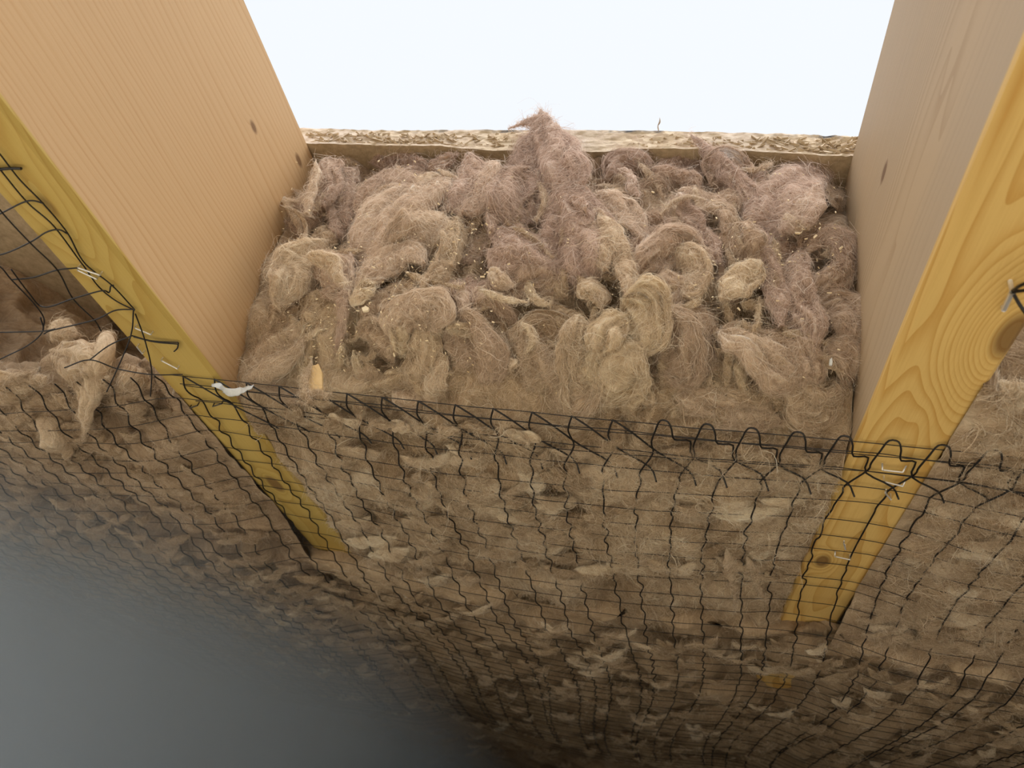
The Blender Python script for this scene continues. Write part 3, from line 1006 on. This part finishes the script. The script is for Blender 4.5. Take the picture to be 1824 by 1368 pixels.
# lower centre
T([(1028, 528), (1050, 520), (1068, 528), (1072, 548)], [20, 32, 30, 16], .7, .66, .2, off=.020)
T([(1108, 532), (1142, 552), (1155, 590), (1148, 630)], [50, 70, 70, 40], .45, .72, .0, off=.028)
T([(1120, 560), (1090, 580), (1072, 610), (1068, 635)], [24, 50, 50, 24], .5, .70, .0, off=.030)
T([(1140, 610), (1112, 640), (1092, 680), (1080, 720)], [40, 70, 76, 40], .45, .72, .0, off=.030)
T([(1034, 560), (1028, 600), (1024, 640), (1032, 690), (1040, 735)], [30, 50, 50, 60, 40], .45, .70, .1, off=.024)
T([(1060, 640), (1058, 680), (1056, 720)], [30, 44, 30], .5, .74, .0, off=.026)
T([(1150, 655), (1138, 690), (1118, 722)], [14, 26, 18], .6, .78, .0, off=.032)
T([(1150, 540), (1180, 575), (1200, 620), (1212, 660), (1218, 700)], [30, 60, 70, 60, 30], .45, .48, .4, off=.018)
T([(1160, 500), (1185, 520), (1200, 550)], [40, 60, 40], .45, .52, .5, off=.016)
T([(1225, 530), (1240, 570), (1250, 610), (1265, 660)], [30, 40, 44, 30], .45, .46, .4, off=.016)
T([(1278, 588), (1318, 605), (1362, 632), (1402, 656), (1440, 672)], [36, 66, 70, 66, 34], .5, .60, .35, off=.024)
T([(1420, 600), (1432, 630), (1440, 660), (1452, 690)], [20, 34, 40, 30], .6, .56, .5, off=.022)
T([(1400, 655), (1420, 700), (1445, 732), (1470, 720), (1490, 690)], [24, 44, 56, 54, 24], .55, .62, .2, off=.022)
T([(1200, 700), (1240, 715), (1290, 730), (1350, 742), (1390, 752)], [24, 40, 44, 40, 20], .5, .56, .3, off=.018)
T([(1270, 690), (1310, 692), (1340, 704), (1365, 700), (1372, 680)], [12, 20, 24, 20, 12], .7, .46, .2, off=.016)
T([(1160, 690), (1175, 712), (1160, 728)], [30, 50, 24], .5, .62, .1, off=.018)
T([(1265, 640), (1300, 660), (1340, 676)], [20, 30, 14], .6, .36, .2, off=.010)
# brown smooth mass left of the cream clump
T([(905, 590), (950, 610), (985, 650), (1005, 700), (1005, 745)], [40, 90, 110, 110, 70], .35, .52, .2, off=.014)
T([(800, 560), (830, 600), (855, 640), (868, 690)], [40, 80, 90, 60], .4, .48, .4, off=.014)
T([(880, 600), (888, 630), (884, 660), (876, 690)], [12, 24, 26, 12], .7, .72, .1, off=.022)
T([(924, 640), (900, 655), (880, 668)], [10, 14, 8], .8, .60, .2, off=.026)
T([(860, 700), (900, 720), (935, 745)], [40, 70, 50], .4, .56, .2, off=.012)
T([(796, 632), (780, 655), (772, 690), (792, 702)], [22, 34, 40, 26], .55, .68, .2, off=.020)
T([(840, 560), (880, 560), (920, 575)], [30, 50, 30], .4, .46, .5, off=.010)
# twisted knot
T([(700, 610), (708, 575), (735, 552), (768, 545), (786, 562), (776, 585)], [26, 42, 44, 46, 40, 20], .65, .62, .35, off=.026)
T([(706, 575), (712, 605), (716, 630)], [18, 26, 12], .7, .74, .0, off=.028)
T([(752, 565), (760, 620), (748, 660), (740, 680)], [24, 44, 50, 26], .5, .60, .1, off=.018)
T([(650, 570), (668, 545), (700, 540)], [24, 44, 26], .6, .50, .4, off=.016)
T([(640, 600), (662, 590), (690, 610), (700, 640)], [20, 44, 60, 40], .45, .52, .3, off=.014)
T([(640, 640), (645, 670), (660, 700)], [30, 50, 36], .45, .46, .2, off=.012)
T([(628, 625), (638, 655), (650, 690), (656, 704)], [6, 14, 14, 6], .8, .82, .0, off=.024)
T([(612, 610), (604, 640), (596, 668)], [6, 12, 6], .8, .80, .0, off=.024)
T([(700, 690), (725, 690), (742, 678)], [40, 56, 40], .5, .56, .3, off=.016)
T([(556, 652), (545, 668), (535, 680)], [6, 12, 6], .8, .84, .0, off=.018)
# roll at the foot of the left joist
T([(552, 590), (525, 605), (500, 625), (470, 650), (446, 672)], [40, 66, 80, 76, 50], .5, .56, .2, off=[.012, .014, .010, .006])
T([(540, 570), (535, 610), (528, 650), (530, 680)], [30, 40, 44, 30], .5, .62, .0, off=.014)
T([(450, 660), (490, 672), (540, 695), (600, 712)], [30, 60, 54, 24], .5, .56, .35, off=.012)
T([(590, 545), (575, 575), (570, 610)], [40, 50, 30], .5, .28, .2, off=.006)

for pts, w in (([(556, 640), (546, 668), (546, 700), (556, 716)], [8, 26, 24, 10]), ([(545, 706), (562, 702), (582, 706)], [10, 18, 10])):
    T.seed += 1.3
    mid.tuft([unp(a, b, y=.374) for a, b in pts], [q / F * .26 for q in w], FACE_OUT, .4, .46, .1, T.seed, n=24, m=18, fibres=900, lay=False)
# small filler tufts, none of them a copy
for i in range(95):
    px, py = random.uniform(490, 1500), random.uniform(300, 735)
    a = random.uniform(0, 6.28)
    l = random.uniform(16, 46)
    bx = random.uniform(-.6, .6)
    pts = [(px + l * (t - .5) * 2 * math.cos(a + bx * t), py + l * (t - .5) * 2 * math.sin(a + bx * t)) for t in (0, .33, .67, 1)]
    if min(p[0] for p in pts) < 480 or max(p[0] for p in pts) > 1512 or min(p[1] for p in pts) < 285:
        continue
    w = random.uniform(20, 44)
    T(pts, [w * .5, w, w, w * .35], random.uniform(.4, .7), random.uniform(.34, .66), None, off=random.uniform(.002, .012), n=24, m=20)

for i in range(60):
    px, py = random.uniform(500, 1490), random.uniform(690, 800)
    a = random.gauss(1.3, .6)
    l, w = random.uniform(16, 40), random.uniform(14, 34)
    pts = [(px + l * t * math.cos(a + .4 * t), py + l * t * math.sin(a + .4 * t)) for t in (-1, -.3, .3, 1)]
    if not XA + .02 < face_pt(*pts[0])[0] < XC - .02 or max(p[0] for p in pts) > 1500:
        continue
    T(pts, [w * .5, w, w * .8, w * .3], random.uniform(.5, .9), random.uniform(.30, .72), None, off=random.uniform(.008, .020), n=22, m=16, merge=True)

# narrow torn strands lying over the lumps
for i in range(150):
    px, py = random.uniform(500, 1490), random.uniform(300, 730)
    a = 1.2 + 1.1 * float(noise(np.array([[px * .006, py * .006, 3.0]]))[0]) * 2 + random.gauss(0, .5)
    l = random.uniform(16, 52)
    bx = random.gauss(0, .7)
    pts = [(px + l * (t - .5) * 2 * math.cos(a + bx * t), py + l * (t - .5) * 2 * math.sin(a + bx * t)) for t in (0, .33, .67, 1)]
    if min(p[0] for p in pts) < 490 or max(p[0] for p in pts) > 1508 or min(p[1] for p in pts) < 285 or max(p[1] for p in pts) > 760:
        continue
    w = random.uniform(4, 13)
    T(pts, [w * .6, w, w * .8, w * .3], random.uniform(.6, 1.0), random.uniform(.42, .78), None, off=random.uniform(.008, .024), n=20, m=12, fibres=260, merge=True)

# wads pressed against the netting under the middle batt
DOWN = np.array((0, -.25, -.97))


def under_pt(px, py, off=.0):
    p = unp(px, py, z=HB - .008)
    return unp(px, py, z=float(net_z(p[0], p[1])) + .0035 - off)


def U(owner, px_pts, wpx, thick=.4, tint=.5, pink=.1, off=0.0, **kw):
    pts = [under_pt(a, b, off) for a, b in px_pts]
    dep = float(np.mean([p @ FWD for p in pts]))
    ws = [w / F * dep for w in wpx]
    T.seed += 1.37
    kw.setdefault('fibres', 500)
    owner.tuft(pts, ws, DOWN, thick, tint, pink, T.seed, n=18, m=16, **kw)


def wads(owner, count, parts, x0, x1, y0, y1, ok, tlo, thi, pink, off, fib, bias=1.0):
    """lumps the size of the mesh cells pressed against the netting; the first few as parts, the rest merged"""
    k = 0
    for i in range(count * 3):
        px, py = random.uniform(x0, x1), y0 + (y1 - y0) * random.random() ** bias
        p = under_pt(px, py, off)
        if not ok(p) or k >= count:
            continue
        persp = min(1.0, .55 / float(p @ FWD))
        l = random.uniform(14, 44) * persp
        w = random.uniform(14, 30) * persp
        b = random.uniform(-.25, .25)
        U(owner, [(px - l, py + b * l - random.uniform(0, 8) * persp), (px, py + random.uniform(2, 9) * persp), (px + l, py - b * l - random.uniform(0, 8) * persp)], [w * .4, w, w * .4],
          random.uniform(.5, .9), random.choice((random.uniform(tlo, thi), random.uniform(tlo, tlo + .25))), pink, off=off + random.uniform(-.003, .004), fibres=fib, merge=k >= parts)
        k += 1


wads(mid, 210, 70, 560, 1480, 800, 1040, lambda p: XA + .012 < p[0] < XC - .012 and p[1] < .72, .30, .84, .08, 0.0, 600)
for (px, py, l, w, t) in ((1330, 915, 70, 34, .86), (1400, 890, 50, 26, .80), (1290, 900, 40, 24, .78), (655, 965, 50, 30, .72), (620, 930, 40, 26, .66),
                          (690, 990, 36, 34, .72), (745, 900, 26, 14, .86), (1060, 1020, 40, 26, .66), (985, 900, 40, 26, .66), (1120, 1020, 40, 30, .64), (880, 905, 36, 24, .66)):
    U(mid, [(px - l, py + 3), (px, py + 5), (px + l, py - 6)], [w * .4, w, w * .4], .55, t, 0, off=.003, fibres=420)
# two wisps hanging through the netting
U(mid, [(1296, 975), (1302, 1010), (1308, 1045), (1310, 1088)], [20, 26, 10, 3], .4, .50, .2, off=.002, fibres=500, lay=False)
U(mid, [(1330, 990), (1342, 1020), (1352, 1045), (1366, 1072)], [10, 12, 8, 3], .5, .48, .2, off=.004, fibres=400, lay=False)
mid.under_fuzz(48000, .40, .75)
mid.done()


# ---- right bay
def bay_profile(x, nv, ytop, ybot, y1=.80, zb=HB - .006):
    n1 = int(nv * .40)
    n2 = int(nv * .12)
    n3 = nv - n1 - n2
    rr = .03
    t = np.linspace(0, 1, n1, endpoint=False)
    z1 = HT - .001 + (zb + rr - HT) * t
    f1 = np.stack([np.full(n1, x), ytop + (ybot - ytop) * t, z1], -1)
    a = np.linspace(0, math.pi / 2, n2, endpoint=False)
    f2 = np.stack([np.full(n2, x), ybot + rr - rr * np.cos(a), zb + rr - rr * np.sin(a)], -1)
    y3 = np.linspace(ybot + rr, y1, n3)
    f3 = np.stack([np.full(n3, x), y3, np.full(n3, zb - .006) + .010 * np.exp(-(y3 - ybot - rr) / .03)], -1)
    return np.concatenate([f1, f2, f3])


rb = Wool('insulation_batt', 'brown mineral wool batt under netting beyond the grey-beige joist with the knot')
xr = np.linspace(XC + WJ - .0035, .75, 150)
Pr = np.stack([bay_profile(x, 210, .37, .325) for x in xr])
rb.body(Pr, OUT, 21.0, (.010, .007, .0025), .40, lambda P: np.full(P.shape[:2], .15), 70000, np.clip((xr - XC - WJ) / .02, .12, 1)[:, None], stretch=np.array((.7, 1.2, 1.)))
wads(rb, 200, 110, 1560, 1850, 690, 1170, lambda p: p[0] > XC + WJ + .010 and p[1] < .80, .32, .84, .1, 0.0, 600)
for i in range(60):
    x, z = random.uniform(XC + WJ + .02, .72), random.uniform(HB + .02, HT - .02)
    y = .325 + .045 * (z - HB) / (HT - HB) - .006
    a, l, w = random.uniform(0, 6.28), random.uniform(.012, .030), random.uniform(.012, .030)
    pts = [np.array((x + l * t * math.cos(a + .5 * t), y + .004 * t, z + l * t * math.sin(a + .5 * t))) for t in (-1, -.3, .3, 1)]
    T.seed += 1.3
    rb.tuft(pts, [w * .5, w, w, w * .3], FACE_OUT, .35, random.uniform(.36, .6), .2, T.seed, n=24, m=18, fibres=500, merge=True)
rb.under_fuzz(36000, .32, .80)
rb.done()

# ---- left bay: the face slopes back to the deck far inside
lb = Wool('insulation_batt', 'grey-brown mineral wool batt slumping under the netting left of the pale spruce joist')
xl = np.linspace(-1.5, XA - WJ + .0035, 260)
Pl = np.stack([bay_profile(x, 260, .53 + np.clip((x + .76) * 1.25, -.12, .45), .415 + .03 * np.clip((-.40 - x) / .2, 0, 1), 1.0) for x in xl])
lb.body(Pl, OUT, 33.0, (.016, .010, .003), .25, lambda P: np.full(P.shape[:2], .25), 60000, np.clip((XA - WJ - xl) / .02, .12, 1)[:, None])  # low tint: this bay's weaker light is put into the wool colour
LB_OUT = np.array((.3, -.75, -.6))


def LB(pts3, ws, tint, pink=.2, thick=.5, **kw):
    T.seed += 1.37
    kw.setdefault('fibres', 900)
    lb.tuft(pts3, ws, LB_OUT, thick, tint, pink, T.seed, lay=False, **kw)


# clump hanging out over the netting
LB([unp(205, 600, z=.29), unp(180, 625, z=.262), unp(165, 655, z=.250), unp(158, 700, z=.238), unp(152, 740, z=.228), unp(150, 782, z=.222)], [.014, .024, .028, .020, .012, .006], .46, .2, n=36)
LB([unp(90, 625, z=.27), unp(130, 640, z=.255), unp(170, 650, z=.250), unp(195, 690, z=.244)], [.012, .022, .024, .010], .42, .2)
LB([unp(255, 660, z=.256), unp(240, 675, z=.246), unp(225, 690, z=.246)], [.012, .018, .010], .42, .2)
LB([unp(95, 575, z=.30), unp(110, 590, z=.29), unp(135, 596, z=.285)], [.008, .014, .006], .46, .1)
LB([unp(60, 720, z=.24), unp(95, 765, z=.236), unp(110, 800, z=.236)], [.02, .04, .02], .50, .2)
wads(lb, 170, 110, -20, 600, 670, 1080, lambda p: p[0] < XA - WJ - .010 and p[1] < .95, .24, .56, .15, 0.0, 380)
lb.under_fuzz(60000, .40, .80, .00010)
lb.done()

# ---- further in the wool sags below the joists as one blanket
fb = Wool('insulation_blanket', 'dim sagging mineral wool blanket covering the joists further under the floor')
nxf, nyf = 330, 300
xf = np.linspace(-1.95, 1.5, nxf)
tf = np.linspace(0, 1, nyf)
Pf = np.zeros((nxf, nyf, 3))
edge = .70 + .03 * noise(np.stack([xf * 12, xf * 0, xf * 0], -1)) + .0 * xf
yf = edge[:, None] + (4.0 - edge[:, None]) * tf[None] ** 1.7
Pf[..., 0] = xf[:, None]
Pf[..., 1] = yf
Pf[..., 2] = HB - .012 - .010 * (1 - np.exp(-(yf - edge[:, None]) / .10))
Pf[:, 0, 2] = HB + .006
# a dip lets the grey-beige joist show once more
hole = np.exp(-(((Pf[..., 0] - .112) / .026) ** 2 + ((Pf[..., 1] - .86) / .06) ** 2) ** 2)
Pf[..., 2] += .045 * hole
fb.body(Pf, np.array((0, 0, -1.0)), 47.0, (.014, .014, .004), .27, lambda P: np.full(P.shape[:2], .1), 60000, 1 - hole * .8, flen=.02, stretch=np.array((1, .8, 1)), fmask=(1 - hole) * (yf < 2.2))  # low tint puts the falloff of light into the blanket's colour
wads(fb, 420, 150, 420, 1840, 1030, 1368, lambda p: .71 < p[1] < 2.0 and not (abs(p[0] - .112) < .045 and abs(p[1] - .86) < .07), .22, .72, .04, .004, 240, 1.3)
fb.under_fuzz(60000, .70, 1.6)
fb.done()

# ------------------------------------------------------------------ black netting
def wire(parent, pts, r=.00062, n=None, name='wire'):
    p = smooth_path(pts, n or max(8, len(pts) * 4))
    v, f = tube(p, r, 5)
    return mesh_obj(name, v, f, NET, parent)


net = empty('bird_netting', (-.1, YN, HB), 'black square-mesh netting stapled across the joist undersides below the wool', 'netting')
G = .0245
jit = lambda s: random.gauss(0, s)


def front_y(x):
    return YN - .003 + .05 * np.clip((XA - WJ - x) / .25, 0, 1)


# wires across the joists
ys_cross = [0.0, .0075, .0105, .027, .0305]
ys_cross += list(np.arange(.048, 1.05, G))
for k, dy in enumerate(ys_cross):
    if k == 0:
        xa, xb = XA - .035, .42
    elif k in (1, 2, 4):
        xa, xb = XA - .03, .40
    else:
        xa, xb = -1.15, .62
    nn = max(8, int((xb - xa) / G))
    ph = random.uniform(0, 9)
    pts = []
    for i in range(nn + 1):
        x = xa + (xb - xa) * i / nn
        y = front_y(x) + dy + .0035 * math.sin(x * 9 + ph) * min(1, dy / .05) + jit(.00025)
        z = float(net_z(x, y)) + jit(.0003) - (.0008 if k % 2 else 0) + (.0012 if k > 6 else 0)
        if k == 0:
            z = float(net_z(x, y)) + .001
        pts.append((x, y, z))
    wire(net, pts, .00030 if k < 6 else .00028, n=nn * 3, name='cross_wire')

# wires running in under the floor, folded back at the front edge
xi = np.arange(-1.10, .60, G)
for k, x in enumerate(xi):
    inside = x > XA - .04
    y0 = front_y(x)
    drift = random.uniform(-.02, .02)
    pts = []
    if inside:
        zf = float(net_z(x, y0)) + .0025
        arch = x > -.03
        s = 1 if arch else -1
        if arch:
            pts += [(x + .046, y0 + .050, net_z(x, y0 + .05) - .004), (x + .040, y0 + .040, zf - .005), (x + .0235, y0 + .0285, zf - .004),
                    (x + .0215, y0 + .013, zf - .003), (x + .0125, y0 + .008, zf - .006), (x + .0105, y0 - .001, zf - .005),
                    (x + .008, y0 - .0062, zf - .003), (x + .0035, y0 - .0045, zf - .002), (x + .001, y0 + .004, zf - .004), (x - .001, y0 + .016, zf - .005), (x, y0 + .029, net_z(x, y0 + .029))]
        else:
            pts += [(x + .052, y0 + .052, net_z(x, y0 + .052) - .003), (x + .047, y0 + .044, zf - .006), (x + .028, y0 + .027, zf - .005),
                    (x + .012, y0 + .008, zf - .004), (x + .0015, y0 - .0002, zf - .0022), (x, y0 + .001, zf - .0022), (x - .0022, y0 + .010, zf - .005), (x - .0015, y0 + .018, zf - .005), (x, y0 + .029, net_z(x, y0 + .029))]
        ystart = y0 + .048
    else:
        ystart = y0
    y = ystart
    j = 0
    yend = 1.35
    while y < yend:
        xx = x + (.0009 if j % 2 else -.0009) + jit(.0007) + drift * (y - .39) + .010 * math.sin(y * 9 + x * 2)
        pts.append((xx, y, net_z(xx, y) + (.001 if j % 2 else -.001)))
        y += G * random.uniform(.42, .58)
        j += 1
    wire(net, pts, .00058, n=len(pts) * 3, name='long_wire')

# second piece of netting, stapled along the left joist's underside
net2 = empty('bird_netting', tuple(unp(130, 480, z=HB)), 'loose flap of black netting hanging along the left joist\'s yellow underside', 'netting')


def W2(px, z0=HB - .0022, z1=None, r=.00046):
    z1 = z0 if z1 is None else z1
    pts = [unp(a, b, z=z0 + (z1 - z0) * i / max(1, len(px) - 1)) for i, (a, b) in enumerate(px)]
    wire(net2, pts, r, n=len(pts) * 6)


W2([(-30, 240), (0, 275), (35, 320), (76, 362), (120, 415), (150, 468), (200, 509), (240, 552)])
W2([(-20, 275), (8, 312), (50, 362), (95, 402), (140, 462), (152, 478), (175, 510), (205, 535), (240, 553)])
W2([(-40, 320), (4, 379), (53, 432), (102, 481), (130, 532), (168, 570), (180, 590)], HB - .005)
W2([(-40, 450), (0, 475), (20, 498), (60, 540), (78, 567), (76, 590)], HB - .012)
W2([(-30, 305), (15, 300), (38, 300)], r=.0008)
W2([(-40, 400), (4, 379), (49, 358), (78, 362)], HB - .004, HB - .002)
W2([(-40, 456), (4, 453), (53, 432), (82, 414), (104, 409), (121, 417)], HB - .006, HB - .002)
W2([(20, 498), (60, 494), (102, 481), (139, 477)], HB - .009, HB - .002)
W2([(20, 480), (50, 520), (78, 547), (130, 532), (180, 518), (194, 521), (197, 510), (203, 508)], HB - .010, HB - .002)
W2([(78, 595), (94, 588), (168, 570), (205, 553), (238, 551)], HB - .010, HB - .002)
W2([(0, 592), (74, 590), (98, 586)], HB - .014)
W2([(0, 640), (50, 615), (76, 590), (72, 565)], HB - .016, HB - .012)
W2([(238, 551), (233, 598), (209, 657), (190, 698)], HB - .002, HB - .014)
W2([(241, 559), (258, 606), (270, 659), (268, 706)], HB - .002, HB - .014)
W2([(235, 598), (270, 607), (317, 610)], HB - .004, HB - .002)
W2([(238, 600), (275, 609), (318, 613)], HB - .004, HB - .002)
W2([(318, 611), (316, 620), (310, 626)], HB - .002)
W2([(115, 655), (160, 641), (209, 657), (268, 667), (325, 667)], HB - .016, HB - .002)
W2([(160, 641), (195, 615), (235, 598)], HB - .014, HB - .004)

# ------------------------------------------------------------------ staples
def staple(a, b, za, zb, leg, label, r=.00055, mat=None):
    mat = mat or STEEL
    """a U of galvanised wire: crown from a to b (photograph places on the joist underside) and two legs"""
    A, B = unp(*a, z=za), unp(*b, z=zb)
    root = empty('staple', tuple((A + B) / 2), label, 'staple', 'galvanised staples holding the netting')
    pts = [A, A + (B - A) * .1, A + (B - A) * .5, A + (B - A) * .9, B]
    v, f = tube(pts, r, 6)
    mesh_obj('crown', v, f, mat, root)
    for q, dxy in ((A, leg[0]), (B, leg[1])):
        e = q + np.array((dxy[0], dxy[1], .0075 if len(dxy) < 3 else dxy[2]))
        v, f = tube([q, q + (e - q) * .5, e], r * .9, 6)
        mesh_obj('leg', v, f, mat, root)


zs_ = HB - .0028
staple((139, 477), (178, 490), zs_, zs_, ((0, 0), (0, 0)), 'shiny staple on the left joist, upper of two side by side')
staple((138, 481), (172, 497), zs_, zs_, ((0, 0), (0, 0)), 'shiny staple on the left joist, lower of two side by side')
staple((240, 584), (269, 596), zs_, zs_, ((0, 0), (0, 0)), 'single bright staple on the left joist below the corner of the loose netting flap')
staple((244, 618), (254, 630), zs_, zs_, ((0, 0), (0, 0)), 'short staple at the outer edge of the left joist underside')
staple((287, 642), (316, 657), zs_, zs_, ((0, 0), (0, 0)), 'dull staple on the left joist just above the netting front edge')
staple((338, 727), (352, 722), zs_, zs_, ((0, 0), (0, 0)), 'dark staple over the netting at the outer edge of the left joist', mat=DARKSTEEL)
staple((379, 724), (395, 719), zs_, zs_, ((0, 0), (0, 0)), 'dark staple over the netting in the middle of the left joist', mat=DARKSTEEL)
zr = HB - .004
staple((1572, 837), (1608, 841), zr, zr, ((-.001, -.004, .002), (.001, -.004, .002)), 'topmost staple on the knotty joist, proud of the wood at the netting edge')
staple((1575, 858), (1608, 866), zr, zr, ((0, 0), (.001, -.004, .003)), 'twisted staple on the knotty joist, second from the netting edge')
staple((1577, 878), (1587, 890), zr, zr, ((-.001, -.006, -.001), (0, 0)), 'bent staple on the knotty joist, third from the netting edge')
staple((1503, 968), (1506, 979), zr, zr, ((-.001, -.006, -.001), (0, 0)), 'bent staple standing up further along the knotty joist')
staple((1487, 991), (1514, 997), zr, zr, ((0, -.002, .003), (0, 0)), 'staple lying flat furthest along the knotty joist')
staple((1803, 520), (1788, 552), HB - .006, HB - .002, ((0, 0, .008), (0, 0, .006)), 'staple beside the big knot holding a corner of netting', r=.0011)
net3 = empty('bird_netting', tuple(unp(1810, 515, z=HB)), 'small corner of black netting held beside the big knot', 'netting')
for px in ([(1804, 518), (1818, 508), (1850, 495)], [(1804, 520), (1830, 516), (1860, 512)], [(1806, 524), (1818, 545), (1840, 575)]):
    wire(net3, [unp(a, b, z=HB - .006 - .005 * i) for i, (a, b) in enumerate(px)], .00075, n=12)

# ------------------------------------------------------------------ torn film scrap, wood slivers, sawdust
def scrap():
    pts_t = [(378, 683), (392, 682), (402, 688), (420, 692), (436, 690), (453, 684)]
    pts_b = [(382, 685), (394, 690), (402, 702), (412, 706), (424, 704), (450, 688)]
    nu, nv = 26, 7
    a = smooth_path([unp(x, y, z=HB - .004) for x, y in pts_t], nu)
    b = smooth_path([unp(x, y, z=HB - .006) for x, y in pts_b], nu)
    t = np.linspace(0, 1, nv)
    P = a[:, None] * (1 - t)[None, :, None] + b[:, None] * t[None, :, None]
    P[..., 2] += .002 * noise(P * 160) - .002 * np.sin(t * math.pi)[None]
    P[:, -1] += .0008 * rng.normal(size=(nu, 3))
    root = grid_obj('film_scrap', P, PAPER, None, label='torn scrap of white film caught on the netting edge at the left joist', cat='scrap')
    mo = root.modifiers.new('thickness', 'SOLIDIFY')
    mo.thickness = .0003


scrap()


def sliver(name, px_poly, off, thick, mat, label, cat):
    pts = [face_pt(x, y, off) if off > 0 else unp(x, y, y=-off) for x, y in px_poly]
    n = len(pts)
    back = [p + np.array((0, thick, 0)) for p in pts]
    f = [list(range(n))[::-1], list(range(n, 2 * n))] + [[i, (i + 1) % n, n + (i + 1) % n, n + i] for i in range(n)]
    return mesh_obj(name, pts + back, f, mat, smooth=False, label=label, cat=cat)


sliver('wood_offcut', [(552, 652), (562, 650), (567, 648), (573, 662), (574, 690), (572, 704), (560, 702), (548, 692), (551, 672)], -.3745, .0025, PALEWOOD, 'pale yellow softwood sliver showing between wool lumps near the left joist', 'wood offcut')
sliver('wood_chip', [(644, 548), (652, 545), (657, 548), (655, 553), (646, 554)], .034, .0015, DUST, 'pale wood chip lying on the wool left of the twisted knot', 'wood chip')
sliver('plaster_flake', [(1478, 640), (1482, 637), (1483, 645), (1482, 650), (1477, 649)], .034, .001, PAPER, 'tiny white flake stuck to the wool by the grey-beige joist', 'flake')

hair = empty('plant_stalk', (.01, YD + .02, HT + .023), 'thin dry stalk standing on the deck edge against the sky', 'stalk')
p0 = unp(1173, 232, y=YD + .004)
p1 = unp(1174, 218, y=YD + .004)
for pts in ([p0, unp(1172, 225, y=YD + .004), p1, unp(1175, 212, y=YD + .003)], [unp(1173, 222, y=YD + .004), unp(1176, 217, y=YD + .004), unp(1175, 210, y=YD + .004)]):
    v, f = tube(smooth_path(pts, 12), np.linspace(.0005, .0002, 12), 5)
    mesh_obj('stem', v, f, WOOL, hair)

# sawdust caught in the wool: too many to count
sv, sf = [], []
for i in range(620):
    if random.random() < .6:
        cx, cy, sp = random.choice([(690, 505, 40), (620, 545, 40), (760, 610, 50), (600, 590, 40), (1390, 440, 50), (1290, 480, 40), (720, 330, 60), (1440, 430, 50), (850, 470, 60), (500, 640, 40)])
        px, py = random.gauss(cx, sp), random.gauss(cy, sp)
    else:
        px, py = random.uniform(490, 1500), random.uniform(300, 740)
    if not (480 < px < 1510 and 285 < py < 760):
        continue
    c = face_pt(px, py, random.uniform(.016, .036))
    s = random.uniform(.0004, .0010) * (1.6 if random.random() < .08 else 1)
    R_ = Matrix.Rotation(random.uniform(0, 6), 3, 'X') @ Matrix.Rotation(random.uniform(0, 6), 3, 'Z')
    b = len(sv)
    for (a, q, d) in ((-1, -.4, -.3), (1, -.3, -.3), (1, .4, -.3), (-1, .5, -.3), (-.8, -.4, .3), (1, -.2, .3), (.8, .4, .3), (-1, .4, .3)):
        v = R_ @ Vector((a * s, q * s, d * s))
        sv.append(tuple(np.array(v) + c))
    for q4 in ((0, 3, 2, 1), (4, 5, 6, 7), (0, 1, 5, 4), (1, 2, 6, 5), (2, 3, 7, 6), (3, 0, 4, 7)):
        sf.append([b + k for k in q4])
mesh_obj('sawdust', sv, sf, DUST, smooth=False, kind='stuff', label='pale sawdust flecks caught in the torn wool face')
